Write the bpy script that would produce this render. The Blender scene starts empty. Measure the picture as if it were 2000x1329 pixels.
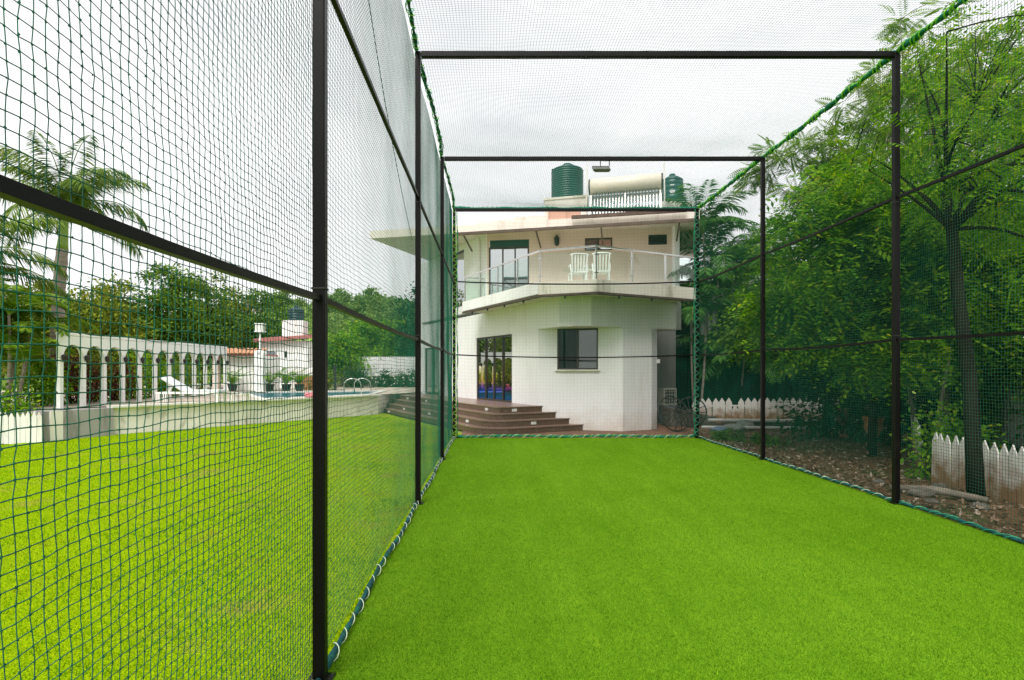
import bpy, math, random
import numpy as np
from mathutils import Vector
R = math.radians
sc = bpy.context.scene
col = sc.collection
random.seed(7)
rng = np.random.default_rng(7)

# ------------------------------------------------------------------ camera, sky, sun, exposure
CAM_H = 1.9
cd = bpy.data.cameras.new('camera')
cam = bpy.data.objects.new('camera', cd); col.objects.link(cam)
cam.location = (0, 0, CAM_H); cam.rotation_euler = (R(90), 0, 0)
cd.sensor_width = 36; cd.lens = 19.8
cd.shift_x = 0.02; cd.shift_y = 0.02975
cd.clip_start = 0.05; cd.clip_end = 1000
sc.camera = cam

SUN_EL, SUN_AZ = 50, 200          # azimuth clockwise from +Y (view direction): behind and to the left
w = bpy.data.worlds.new('World'); sc.world = w; w.use_nodes = True
nt = w.node_tree; nt.nodes.clear()
N = nt.nodes.new; LK = nt.links.new
out = N('ShaderNodeOutputWorld'); bg = N('ShaderNodeBackground'); bg.inputs[1].default_value = 1.0
sky = N('ShaderNodeTexSky'); sky.sky_type = 'NISHITA'; sky.sun_disc = False
sky.sun_elevation = R(SUN_EL); sky.sun_rotation = R(SUN_AZ); sky.dust_density = 3.0
sm = N('ShaderNodeVectorMath'); sm.operation = 'SCALE'; sm.inputs['Scale'].default_value = 0.06
tc = N('ShaderNodeTexCoord'); mp = N('ShaderNodeMapping'); mp.inputs['Scale'].default_value = (1.6, 1.6, 4.2)
n1 = N('ShaderNodeTexNoise'); n1.inputs['Scale'].default_value = 1.7; n1.inputs['Detail'].default_value = 6; n1.inputs['Roughness'].default_value = .55
rp = N('ShaderNodeValToRGB')
rp.color_ramp.elements[0].position = .30; rp.color_ramp.elements[0].color = (.415, .417, .425, 1)
rp.color_ramp.elements[1].position = .56; rp.color_ramp.elements[1].color = (.515, .515, .515, 1)
mx = N('ShaderNodeMix'); mx.data_type = 'RGBA'; mx.inputs[0].default_value = .93
LK(tc.outputs['Generated'], mp.inputs[0]); LK(mp.outputs[0], n1.inputs['Vector']); LK(n1.outputs[0], rp.inputs[0])
LK(sky.outputs[0], sm.inputs[0]); LK(sm.outputs[0], mx.inputs[6]); LK(rp.outputs[0], mx.inputs[7])
LK(mx.outputs[2], bg.inputs[0]); LK(bg.outputs[0], out.inputs[0])

sd = bpy.data.lights.new('sun', 'SUN'); sd.energy = 1.5; sd.angle = R(30); sd.color = (1, .97, .92)
so = bpy.data.objects.new('sun', sd); col.objects.link(so)
so.rotation_euler = (R(90 - SUN_EL), 0, R(-SUN_AZ + 180)); so.location = (0, 0, 30)

vs = sc.view_settings
vs.view_transform = 'Standard'; vs.look = 'None'; vs.exposure = 1.36; vs.gamma = 1; vs.use_curve_mapping = False
sc.cycles.use_denoising = True; sc.cycles.denoising_prefilter = 'ACCURATE'
sc.cycles.max_bounces = 8; sc.cycles.transparent_max_bounces = 16

# ------------------------------------------------------------------ materials
def material(name):
    m = bpy.data.materials.new(name); m.use_nodes = True
    t = m.node_tree; b = t.nodes['Principled BSDF']
    return m, t, b
def noise(t, scale, detail=4, vec=None, rough=.55):
    n = t.nodes.new('ShaderNodeTexNoise'); n.inputs['Scale'].default_value = scale
    n.inputs['Detail'].default_value = detail; n.inputs['Roughness'].default_value = rough
    if vec is not None: t.links.new(vec, n.inputs['Vector'])
    return n
def ramp(t, fac, stops):
    r = t.nodes.new('ShaderNodeValToRGB'); e = r.color_ramp.elements
    e[0].position, e[0].color = stops[0][0], (*stops[0][1], 1)
    e[1].position, e[1].color = stops[-1][0], (*stops[-1][1], 1)
    for p, c in stops[1:-1]:
        k = e.new(p); k.color = (*c, 1)
    t.links.new(fac, r.inputs[0]); return r
def mixc(t, fac, a, b, mode='MIX'):
    m = t.nodes.new('ShaderNodeMix'); m.data_type = 'RGBA'; m.blend_type = mode
    for i, x in ((0, fac), (6, a), (7, b)):
        if hasattr(x, 'links') or hasattr(x, 'is_linked'): t.links.new(x, m.inputs[i])
        elif i == 0: m.inputs[0].default_value = x
        else: m.inputs[i].default_value = (*x, 1)
    return m.outputs[2]
def objco(t, world=False, scale=None):
    if world:
        g = t.nodes.new('ShaderNodeNewGeometry'); o = g.outputs['Position']
    else:
        g = t.nodes.new('ShaderNodeTexCoord'); o = g.outputs['Object']
    if scale:
        m = t.nodes.new('ShaderNodeMapping'); m.inputs['Scale'].default_value = scale
        t.links.new(o, m.inputs[0]); o = m.outputs[0]
    return o
def bump(t, b, h, strength, dist=.01):
    n = t.nodes.new('ShaderNodeBump'); n.inputs['Strength'].default_value = strength; n.inputs['Distance'].default_value = dist
    t.links.new(h, n.inputs['Height']); t.links.new(n.outputs[0], b.inputs['Normal'])
def plain(name, c, rough=.6, metal=0, var=.12, scale=3, bmp=.0, bscale=60, spec=.5, dirt=None, dirt_scale=1.2, dirt_lo=.5, stretch=(1, 1, 1)):
    m, t, b = material(name)
    v = objco(t, True, stretch)
    n = noise(t, scale, 5, v)
    lo = tuple(x * (1 - var) for x in c); hi = tuple(min(1, x * (1 + var)) for x in c)
    r = ramp(t, n.outputs[0], [(.3, lo), (.7, hi)]); o = r.outputs[0]
    if dirt:
        d = noise(t, dirt_scale, 8, v, .65)
        rr = ramp(t, d.outputs[0], [(dirt_lo, (0, 0, 0)), (dirt_lo + .2, (1, 1, 1))])
        o = mixc(t, rr.outputs[0], o, dirt)
    t.links.new(o, b.inputs['Base Color'])
    b.inputs['Roughness'].default_value = rough; b.inputs['Metallic'].default_value = metal
    b.inputs['Specular IOR Level'].default_value = spec
    if bmp:
        bump(t, b, noise(t, bscale, 3, v).outputs[0], bmp)
    return m
def leafmat(name, dark, mid, light, trans=.35, extra=None):
    m, t, b = material(name)
    g = t.nodes.new('ShaderNodeNewGeometry')
    stops = [(0, dark), (.5, mid), (1, light)]
    if extra: stops = [(0, dark), (.5, mid), (.93, light), (1, extra)]
    r = ramp(t, g.outputs['Random Per Island'], stops)
    n = noise(t, .9, 3, g.outputs['Position'])
    rr = ramp(t, n.outputs[0], [(.35, (.62, .68, .6)), (.65, (1.15, 1.1, 1.0))])
    o = mixc(t, 1.0, r.outputs[0], rr.outputs[0], 'MULTIPLY')
    t.links.new(o, b.inputs['Base Color']); b.inputs['Roughness'].default_value = .55
    b.inputs['Specular IOR Level'].default_value = .15
    tr = t.nodes.new('ShaderNodeBsdfTranslucent'); t.links.new(o, tr.inputs[0])
    ms = t.nodes.new('ShaderNodeMixShader'); ms.inputs[0].default_value = trans
    t.links.new(b.outputs[0], ms.inputs[1]); t.links.new(tr.outputs[0], ms.inputs[2])
    t.links.new(ms.outputs[0], t.nodes['Material Output'].inputs[0])
    return m

M = {}
M['steel'] = plain('black_painted_steel', (.004, .0035, .0035), .40, 0, .25, 6, .05, 90, .20, (.014, .010, .008), 3.0, .62)
M['twine'] = plain('green_net_twine', (.0008, .095, .056), .8, 0, .35, 4)
M['rope'] = plain('dark_teal_rope', (.006, .07, .075), .8, 0, .5, 9, .5, 150, .3, (.01, .16, .08), 6, .5)
M['ropegreen'] = plain('green_rope', (.008, .16, .085), .8, 0, .4, 9, .5, 150, .3)
M['lime'] = plain('lime_lashing_cord', (.22, .62, .02), .6, 0, .25, 8)
M['teal_cord'] = plain('teal_lashing_cord', (.03, .36, .19), .6, 0, .25, 8)
M['white_cord'] = plain('pale_lashing_cord', (.62, .72, .52), .6, 0, .15, 8)

# artificial turf
def turfmat():
    m, t, b = material('artificial_turf'); p = objco(t, True)
    f = noise(t, 120, 3, p); g = noise(t, 26, 4, p); l = noise(t, .55, 4, p); l2 = noise(t, 4.5, 6, objco(t, True, (1.6, .7, 1)), .7)
    c = ramp(t, f.outputs[0], [(.34, (.030, .095, .003)), (.52, (.128, .290, .008)), (.70, (.26, .46, .018))]).outputs[0]
    gg = ramp(t, g.outputs[0], [(.3, (.80, .84, .8)), (.7, (1.15, 1.12, 1.0))]).outputs[0]
    c = mixc(t, .8, c, gg, 'MULTIPLY')
    ll = ramp(t, l.outputs[0], [(.30, (.80, .86, .75)), (.70, (1.18, 1.10, 1.7))]).outputs[0]
    c = mixc(t, .8, c, ll, 'MULTIPLY')
    l3 = ramp(t, l2.outputs[0], [(.52, (0, 0, 0)), (.80, (.45, .45, .45))]).outputs[0]
    c = mixc(t, l3, c, (.25, .40, .012))
    st = noise(t, 1.0, 5, objco(t, True, (3.2, .35, 1)), .6)
    sr = ramp(t, st.outputs[0], [(.32, (.88, .91, .85)), (.68, (1.12, 1.08, 1.2))]).outputs[0]
    c = mixc(t, 1, c, sr, 'MULTIPLY')
    t.links.new(c, b.inputs['Base Color']); b.inputs['Roughness'].default_value = .9; b.inputs['Specular IOR Level'].default_value = .03
    bump(t, b, f.outputs[0], .7, .012)
    return m
M['turf'] = turfmat()
def bladesmat(name, stops, trans=.3, patch=None, patch2=None):
    m, t, b = material(name); g = t.nodes.new('ShaderNodeNewGeometry')
    c = ramp(t, g.outputs['Random Per Island'], stops).outputs[0]
    if patch2:
        n = noise(t, patch2[0], 4, g.outputs['Position'], .6)
        pr = ramp(t, n.outputs[0], [(patch2[1], (0, 0, 0)), (patch2[1] + .14, (.85, .85, .85))]).outputs[0]
        c = mixc(t, pr, c, patch2[2])
    if patch:
        n = noise(t, patch[0], 5, g.outputs['Position'], .65)
        pr = ramp(t, n.outputs[0], [(patch[1], (0, 0, 0)), (patch[1] + .16, (.7, .7, .7))]).outputs[0]
        c = mixc(t, pr, c, patch[2])
    t.links.new(c, b.inputs['Base Color']); b.inputs['Roughness'].default_value = .8; b.inputs['Specular IOR Level'].default_value = .05
    tr = t.nodes.new('ShaderNodeBsdfTranslucent'); t.links.new(c, tr.inputs[0])
    ms = t.nodes.new('ShaderNodeMixShader'); ms.inputs[0].default_value = trans
    t.links.new(b.outputs[0], ms.inputs[1]); t.links.new(tr.outputs[0], ms.inputs[2])
    t.links.new(ms.outputs[0], t.nodes['Material Output'].inputs[0])
    return m
M['turfblade'] = bladesmat('turf_fibre', [(0, (.050, .150, .003)), (.6, (.150, .335, .008)), (1, (.30, .50, .022))])
M['grass'] = bladesmat('lawn_grass_blade', [(0, (.07, .22, .001)), (.5, (.24, .42, .001)), (1, (.48, .58, .004))], .35, (1.3, .53, (.38, .29, .035)), (.5, .46, (.075, .25, .002)))  # second patch: darker green clumps, strengthened to read as patches of shade
def lawnmat():
    m, t, b = material('lawn_soil_and_grass'); p = objco(t, True)
    f = noise(t, 70, 4, p); l = noise(t, .8, 5, p, .65)
    c = ramp(t, f.outputs[0], [(.3, (.07, .16, .001)), (.5, (.21, .34, .001)), (.7, (.40, .50, .004))]).outputs[0]
    pr = ramp(t, l.outputs[0], [(.56, (0, 0, 0)), (.72, (.8, .8, .8))]).outputs[0]
    c = mixc(t, pr, c, (.30, .21, .06))
    t.links.new(c, b.inputs['Base Color']); b.inputs['Roughness'].default_value = .95; b.inputs['Specular IOR Level'].default_value = .02
    bump(t, b, f.outputs[0], .8, .02)
    return m
M['lawn'] = lawnmat()
def dirtmat():
    m, t, b = material('brown_soil'); p = objco(t, True)
    f = noise(t, 30, 8, p, .7); l = noise(t, .9, 5, p, .6)
    c = ramp(t, f.outputs[0], [(.3, (.06, .030, .015)), (.5, (.16, .085, .045)), (.72, (.28, .18, .11))]).outputs[0]
    pr = ramp(t, l.outputs[0], [(.5, (0, 0, 0)), (.68, (.75, .75, .75))]).outputs[0]
    c = mixc(t, pr, c, (.06, .10, .02))
    t.links.new(c, b.inputs['Base Color']); b.inputs['Roughness'].default_value = .95; b.inputs['Specular IOR Level'].default_value = .1
    bump(t, b, f.outputs[0], .9, .03)
    return m
M['dirt'] = dirtmat()
M['hill'] = plain('hillside_scrub_ground', (.22, .31, .06), .95, 0, .35, .12, 0, 60, .1, (.33, .38, .10), .05, .5)
M['paving'] = plain('red_brown_paving', (.21, .10, .065), .8, 0, .35, 5, .3, 40, .3, (.10, .07, .05), 1.5, .5)
def wallpaint(name, c, stain, amt=.5, grime=None):
    m, t, b = material(name); p = objco(t, True); ps = objco(t, True, (1.4, 1.4, .25))
    n = noise(t, 1.3, 6, ps, .65); n2 = noise(t, .7, 4, p)
    a = ramp(t, n.outputs[0], [(.52, (0, 0, 0)), (.78, (amt, amt, amt))]).outputs[0]
    o = mixc(t, a, c, stain)
    a2 = ramp(t, n2.outputs[0], [(.3, (.93, .93, .92)), (.7, (1, 1, 1))]).outputs[0]
    o = mixc(t, 1, o, a2, 'MULTIPLY')
    if grime:                                   # rain splash stain on the lowest part of the wall
        sx = t.nodes.new('ShaderNodeSeparateXYZ'); t.links.new(p, sx.inputs[0])
        gn = noise(t, 2.2, 6, p, .7)
        ma = t.nodes.new('ShaderNodeMath'); ma.operation = 'MULTIPLY_ADD'; ma.inputs[1].default_value = -1.3; t.links.new(gn.outputs[0], ma.inputs[0]); t.links.new(sx.outputs[2], ma.inputs[2])
        mr = t.nodes.new('ShaderNodeMapRange'); mr.inputs[1].default_value = -.75; mr.inputs[2].default_value = .05; mr.inputs[3].default_value = .5; mr.inputs[4].default_value = 0
        t.links.new(ma.outputs[0], mr.inputs[0]); o = mixc(t, mr.outputs[0], o, grime)
    t.links.new(o, b.inputs['Base Color']); b.inputs['Roughness'].default_value = .75; b.inputs['Specular IOR Level'].default_value = .25
    bump(t, b, noise(t, 140, 3, p).outputs[0], .12, .004)
    return m
M['white'] = wallpaint('white_wall_paint', (.86, .855, .86), (.62, .56, .49), .5, (.50, .36, .22))
M['beige'] = wallpaint('warm_beige_wall_paint', (.74, .61, .53), (.60, .48, .41), .35)
M['mossy'] = wallpaint('weathered_white_fascia', (.72, .68, .60), (.20, .19, .10), .95)
M['retain'] = plain('stained_pool_wall_paint', (.80, .745, .70), .85, 0, .08, 1.5, .2, 50, .2, (.40, .34, .28), 2.6, .56, (1, 1, .6))
M['greyplinth'] = wallpaint('weathered_grey_plaster', (.36, .34, .33), (.09, .085, .08), .95)
M['boundary'] = wallpaint('mouldy_boundary_wall', (.36, .36, .32), (.07, .09, .05), .95)
M['roofpink'] = wallpaint('faded_pink_roof_sheet', (.60, .35, .27), (.30, .17, .12), .8)
M['roofslab'] = wallpaint('weathered_roof_slab', (.74, .69, .63), (.42, .33, .26), .7)
M['brown_granite'] = plain('brown_granite_step', (.125, .070, .050), .38, 0, .25, 14, .05, 80, .5, (.20, .13, .10), 5, .55)
M['granite_top'] = plain('brown_granite_tread', (.24, .15, .115), .30, 0, .2, 12, .03, 80, .5)
M['brownframe'] = plain('dark_brown_aluminium', (.045, .030, .022), .4, 0, .15, 4)
M['browntrim'] = plain('brown_drip_edge', (.085, .052, .036), .7, 0, .3, 4)
def glassdark(name, base, fac, film=False):
    m, t, b = material(name)
    d = t.nodes.new('ShaderNodeBsdfDiffuse'); d.inputs[0].default_value = (*base, 1)
    g = t.nodes.new('ShaderNodeBsdfGlossy'); g.inputs['Roughness'].default_value = .012
    if film:                                    # coloured film on the lower part of the glass
        p = objco(t, True); s = t.nodes.new('ShaderNodeSeparateXYZ'); t.links.new(p, s.inputs[0])
        mr = t.nodes.new('ShaderNodeMapRange'); mr.inputs[1].default_value = .78; mr.inputs[2].default_value = 2.3
        t.links.new(s.outputs[2], mr.inputs[0])
        r = ramp(t, mr.outputs[0], [(.0, (.05, .22, .75)), (.16, (.06, .18, .8)), (.30, (.22, .10, .62)), (.48, (.90, .55, .12)), (.75, (.98, .86, .45)), (1, (.95, .95, .93))])
        t.links.new(r.outputs[0], g.inputs[0])
    else: g.inputs[0].default_value = (.9, .93, .92, 1)
    ms = t.nodes.new('ShaderNodeMixShader'); ms.inputs[0].default_value = fac
    t.links.new(d.outputs[0], ms.inputs[1]); t.links.new(g.outputs[0], ms.inputs[2])
    t.links.new(ms.outputs[0], t.nodes['Material Output'].inputs[0])
    return m
M['filmglass'] = glassdark('reflective_film_glass', (.01, .012, .02), .82, True)
M['mirrorglass'] = glassdark('reflective_window_glass', (.02, .03, .03), .6)
M['darkglass'] = glassdark('dark_window_glass', (.010, .011, .010), .03)
M['greyglass'] = glassdark('grey_window_glass', (.045, .045, .04), .16)
def clearglass(name, tint, fac):
    m, t, b = material(name)
    tr = t.nodes.new('ShaderNodeBsdfTransparent'); tr.inputs[0].default_value = (*tint, 1)
    g = t.nodes.new('ShaderNodeBsdfGlossy'); g.inputs['Roughness'].default_value = .02
    ms = t.nodes.new('ShaderNodeMixShader'); ms.inputs[0].default_value = fac
    t.links.new(tr.outputs[0], ms.inputs[1]); t.links.new(g.outputs[0], ms.inputs[2])
    t.links.new(ms.outputs[0], t.nodes['Material Output'].inputs[0])
    return m
M['railglass'] = clearglass('balustrade_glass', (.92, .97, .94), .05)
M['chrome'] = plain('stainless_steel', (.62, .61, .58), .25, 1, .05, 4)
M['plastic'] = plain('white_plastic', (.82, .81, .79), .35, 0, .04, 3)
M['tankgreen'] = plain('dark_green_tank_plastic', (.008, .075, .062), .38, 0, .12, 2)
M['tankdark'] = plain('blue_black_tank_plastic', (.012, .035, .05), .4, 0, .12, 2)
M['cream'] = plain('cream_painted_metal', (.70, .63, .53), .4, 0, .06, 2)
M['tube'] = plain('glass_vacuum_tube', (.24, .28, .31), .15, .5, .25, 9, 0, 60, .6)
M['pipe'] = plain('white_pvc_pipe', (.75, .73, .68), .45, 0, .12, 4)
M['floodgrey'] = plain('grey_lamp_housing', (.09, .10, .08), .45, 0, .1, 4)
M['floodglass'] = plain('lamp_lens', (.13, .15, .10), .25, 0, .1, 6)
M['iron'] = plain('black_wrought_iron', (.022, .018, .016), .55, 0, .3, 9)
M['picket'] = wallpaint('weathered_white_picket', (.72, .71, .68), (.42, .30, .20), .75)
def picketmat():                                # soil splash low on the boards
    m, t, b = material('soil_splashed_picket'); p = objco(t, True)
    s = t.nodes.new('ShaderNodeSeparateXYZ'); t.links.new(p, s.inputs[0])
    n = noise(t, 5, 5, p)
    a = t.nodes.new('ShaderNodeMath'); a.operation = 'MULTIPLY_ADD'; a.inputs[1].default_value = -.9; a.inputs[2].default_value = .3
    t.links.new(n.outputs[0], a.inputs[0])
    ad = t.nodes.new('ShaderNodeMath'); ad.operation = 'ADD'; t.links.new(a.outputs[0], ad.inputs[0]); t.links.new(s.outputs[2], ad.inputs[1])
    r = ramp(t, ad.outputs[0], [(-.0, (.28, .15, .07)), (.48, (.72, .69, .65))])
    t.links.new(r.outputs[0], b.inputs['Base Color']); b.inputs['Roughness'].default_value = .8
    bump(t, b, noise(t, 60, 3, p).outputs[0], .2, .005)
    return m
M['picket_soil'] = picketmat()
M['arcade'] = wallpaint('white_arcade_plaster', (.88, .87, .86), (.66, .63, .58), .25)
def watermat():
    m, t, b = material('pool_water'); p = objco(t, True, (1, 1, 1))
    b.inputs['Base Color'].default_value = (.004, .10, .14, 1); b.inputs['Roughness'].default_value = .25
    b.inputs['Specular IOR Level'].default_value = .06
    bump(t, b, noise(t, 7, 3, p).outputs[0], .35, .03)
    return m
M['water'] = watermat()
M['coping'] = wallpaint('pale_pool_coping', (.70, .68, .62), (.34, .36, .22), .7)
M['terrace'] = plain('terrace_tiles', (.50, .43, .35), .7, 0, .2, 3, .1, 40, .3, (.34, .28, .2), 1, .5)
M['tile_orange'] = plain('terracotta_roof_tile', (.50, .25, .14), .75, 0, .35, 6)
M['roof_red'] = plain('faded_red_roof_tile', (.40, .14, .13), .75, 0, .25, 4)
M['pot'] = plain('black_plastic_pot', (.012, .02, .02), .5, 0, .2, 4)
M['terracotta'] = plain('terracotta_clay', (.34, .16, .075), .8, 0, .3, 6, .2, 40, .3)
M['bark'] = plain('dark_bark', (.020, .016, .012), .9, 0, .4, 8, .8, 30, .05, (.03, .03, .018), 3, .55, (1, 1, .25))
M['barkpale'] = plain('pale_grey_bark', (.20, .165, .13), .9, 0, .3, 8, .6, 30, .2, (.30, .26, .21), 3, .5, (1, 1, .3))
M['palmbark'] = plain('ringed_palm_trunk', (.27, .225, .19), .85, 0, .3, 7, .4, 30, .2, None, 1, .5, (.3, .3, 3))
M['crownshaft'] = plain('green_palm_crownshaft', (.20, .32, .04), .45, 0, .2, 3)
M['pole'] = plain('grey_brown_concrete_pole', (.16, .13, .11), .85, 0, .15, 4)
M['cloth'] = plain('dark_green_shade_cloth', (.003, .022, .015), .9, 0, .4, 1.5, .2, 60, .1, (.006, .02, .04), .5, .55, (1, 1, .3))
M['sack'] = plain('grey_sack_cloth', (.26, .26, .24), .9, 0, .3, 6, .5, 30, .2)
M['bluesheet'] = plain('blue_plastic_sheet', (.13, .19, .30), .5, 0, .3, 6)
M['stone'] = plain('grey_field_stone', (.14, .12, .10), .9, 0, .35, 9, .6, 25, .2)
M['litter'] = bladesmat('dry_leaf_litter', [(0, (.06, .035, .02)), (.4, (.17, .10, .06)), (.75, (.30, .20, .13)), (1, (.45, .38, .30))], .1)
M['pink'] = plain('pink_inflatable_plastic', (.75, .22, .26), .35, 0, .2, 5)
M['mattress'] = plain('grey_white_mattress', (.62, .62, .64), .8, 0, .08, 4)
M['slatpanel'] = wallpaint('white_metal_sheet', (.76, .76, .76), (.56, .56, .55), .4)
M['ac'] = plain('ivory_metal_casing', (.36, .35, .30), .5, 0, .08, 4)
M['black'] = plain('black_plastic', (.012, .012, .012), .5, 0, .1, 4)
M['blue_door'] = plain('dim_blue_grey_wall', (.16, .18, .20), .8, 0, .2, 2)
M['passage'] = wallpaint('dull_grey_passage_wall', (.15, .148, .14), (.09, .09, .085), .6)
M['lampwhite'] = plain('frosted_lamp_glass', (.70, .70, .66), .3, 0, .05, 3)
M['leaf_bright'] = leafmat('bright_broad_leaf', (.055, .18, .008), (.16, .38, .012), (.34, .56, .02), .48, (.52, .52, .03))
M['leaf_mid'] = leafmat('mid_green_leaf', (.04, .11, .012), (.10, .21, .018), (.22, .35, .03), .38)
M['leaf_olive'] = leafmat('olive_yellow_leaf', (.06, .11, .012), (.16, .23, .018), (.32, .37, .03), .38, (.26, .13, .03))
M['leaf_dark'] = leafmat('dark_green_leaf', (.010, .040, .012), (.022, .080, .022), (.06, .15, .03), .25)
M['leaf_feather'] = leafmat('feathery_leaflet', (.09, .19, .02), (.19, .32, .03), (.34, .48, .06), .5)
M['leaf_red'] = leafmat('maroon_leaf', (.06, .015, .014), (.13, .03, .03), (.22, .07, .05), .3)
M['leaf_far'] = leafmat('hillside_leaf', (.11, .20, .06), (.21, .33, .09), (.34, .47, .13), .4)  # leaf colour lightened to stand in for distance haze
M['leaf_palm'] = leafmat('palm_leaflet', (.03, .11, .022), (.065, .20, .035), (.15, .33, .06), .38)
M['leaf_palm_pale'] = leafmat('pale_palm_leaflet', (.06, .13, .02), (.13, .23, .03), (.27, .36, .06), .4, (.36, .28, .12))
M['leaf_dry'] = leafmat('dry_palm_leaflet', (.16, .12, .05), (.30, .24, .11), (.42, .36, .2), .3)
M['leaf_palm_bright'] = leafmat('brightened_palm_leaflet', (.06, .15, .012), (.16, .30, .02), (.34, .48, .04), .45, (.42, .34, .1))  # leaf colour brightened to offset the shade on the left-edge palms
M['flower'] = plain('white_flower', (.75, .75, .70), .7, 0, .1, 5)

# ------------------------------------------------------------------ mesh helpers
WL = {}
def wl(o): return np.array(WL.get(o.name, (0, 0, 0)), float) if o else np.zeros(3)
def link(name, me, mat, parent=None, kind=None):
    o = bpy.data.objects.new(name, me); col.objects.link(o)
    if mat is not None and not me.materials: me.materials.append(M[mat] if isinstance(mat, str) else mat)
    if parent:
        o.parent = parent; WL[o.name] = tuple(wl(parent))
    if kind: o['kind'] = kind
    return o
def fast_mesh(name, V, F, smooth=False):
    V = np.asarray(V, np.float32); F = np.asarray(F, np.int32)
    me = bpy.data.meshes.new(name); k = F.shape[1]
    me.vertices.add(len(V)); me.vertices.foreach_set('co', V.ravel())
    me.loops.add(F.size); me.loops.foreach_set('vertex_index', F.ravel())
    me.polygons.add(len(F)); me.polygons.foreach_set('loop_start', np.arange(0, F.size, k, dtype=np.int32))
    if smooth: me.polygons.foreach_set('use_smooth', np.ones(len(F), bool))
    me.update(calc_edges=True); me.validate()
    return me
def tag(o, label, cat, group=None):
    o['label'] = label; o['category'] = cat
    if group: o['group'] = group
    return o
def thing(name, label, cat, loc=(0, 0, 0), group=None):
    o = bpy.data.objects.new(name, None); col.objects.link(o); o.location = loc; o.empty_display_size = .2
    WL[o.name] = tuple(loc); return tag(o, label, cat, group)

class MB:
    def __init__(s): s.v = []; s.f = []
    def add(s, V, F):
        k = len(s.v); s.v += [tuple(map(float, p)) for p in V]; s.f += [tuple(i + k for i in f) for f in F]; return s
    def box(s, c, size, rz=0):
        c = np.array(c, float); hx, hy, hz = np.array(size) / 2; ca, sa = math.cos(rz), math.sin(rz)
        V = []
        for z in (-hz, hz):
            for x, y in ((-hx, -hy), (hx, -hy), (hx, hy), (-hx, hy)):
                V.append(c + (x * ca - y * sa, x * sa + y * ca, z))
        return s.add(V, [(3, 2, 1, 0), (4, 5, 6, 7), (0, 1, 5, 4), (1, 2, 6, 5), (2, 3, 7, 6), (3, 0, 4, 7)])
    def prism(s, poly, z0, z1):
        n = len(poly)
        V = [(p[0], p[1], z0) for p in poly] + [(p[0], p[1], z1) for p in poly]
        return s.add(V, [tuple(range(n))[::-1], tuple(range(n, 2 * n))] + [(i, (i + 1) % n, (i + 1) % n + n, i + n) for i in range(n)])
    def bar(s, a, b, w, h, up=(0, 0, 1)):
        a, b, up = np.array(a, float), np.array(b, float), np.array(up, float)
        d = (b - a) / np.linalg.norm(b - a); r = np.cross(d, up); r /= np.linalg.norm(r); q = np.cross(r, d)
        V = []
        for p in (a, b):
            for x, y in ((-1, -1), (1, -1), (1, 1), (-1, 1)): V.append(p + r * x * w / 2 + q * y * h / 2)
        return s.add(V, [(3, 2, 1, 0), (4, 5, 6, 7), (0, 1, 5, 4), (1, 2, 6, 5), (2, 3, 7, 6), (3, 0, 4, 7)])
    def tube(s, path, r, n=6, cap=True):
        P = np.array(path, float); k = len(P); rr = np.broadcast_to(np.array(r, float), (k,))
        T = np.gradient(P, axis=0); T /= np.linalg.norm(T, axis=1)[:, None] + 1e-9
        a = np.cross(T[0], (0, 0, 1) if abs(T[0][2]) < .9 else (1, 0, 0)); a /= np.linalg.norm(a)
        V = []
        for i in range(k):
            a = a - T[i] * a.dot(T[i]); a /= np.linalg.norm(a); b = np.cross(T[i], a)
            for j in range(n):
                t = 2 * math.pi * j / n; V.append(P[i] + rr[i] * (math.cos(t) * a + math.sin(t) * b))
        F = [(i * n + j, i * n + (j + 1) % n, (i + 1) * n + (j + 1) % n, (i + 1) * n + j) for i in range(k - 1) for j in range(n)]
        if cap: F += [tuple(range(n))[::-1], tuple(range((k - 1) * n, k * n))]
        return s.add(V, F)
    def lathe(s, c, prof, n=24):
        V = []
        for r, z in prof:
            for j in range(n): t = 2 * math.pi * j / n; V.append((c[0] + r * math.cos(t), c[1] + r * math.sin(t), c[2] + z))
        k = len(prof)
        F = [(i * n + j, i * n + (j + 1) % n, (i + 1) * n + (j + 1) % n, (i + 1) * n + j) for i in range(k - 1) for j in range(n)]
        F += [tuple(range(n))[::-1], tuple(range((k - 1) * n, k * n))]
        return s.add(V, F)
    def mesh(s, name, off=(0, 0, 0), smooth=False):
        me = bpy.data.meshes.new(name); o = np.array(off, float)
        me.from_pydata([tuple(np.array(p) - o) for p in s.v], [], s.f); me.update()
        if smooth: me.polygons.foreach_set('use_smooth', np.ones(len(me.polygons), bool))
        return me
    def build(s, name, mat, parent=None, smooth=False, kind=None, bevel=0):
        o = link(name, s.mesh(name, wl(parent), smooth), mat, parent, kind)
        if bevel:
            b = o.modifiers.new('bevel', 'BEVEL'); b.width = bevel; b.segments = 2; b.limit_method = 'ANGLE'
        return o
def struct(name, mb, mat): return mb.build(name, mat, None, kind='structure')

def smooth_noise(x, y, seed=0):
    return (np.sin(1.9 * x + 1.3 * y + seed) + .6 * np.sin(-2.7 * x + 3.1 * y + 1.7 * seed) + .4 * np.sin(5.3 * x + .7 * y + 2.3 * seed) + .35 * np.sin(.9 * x - 6.1 * y + seed)) / 2.35

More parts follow.
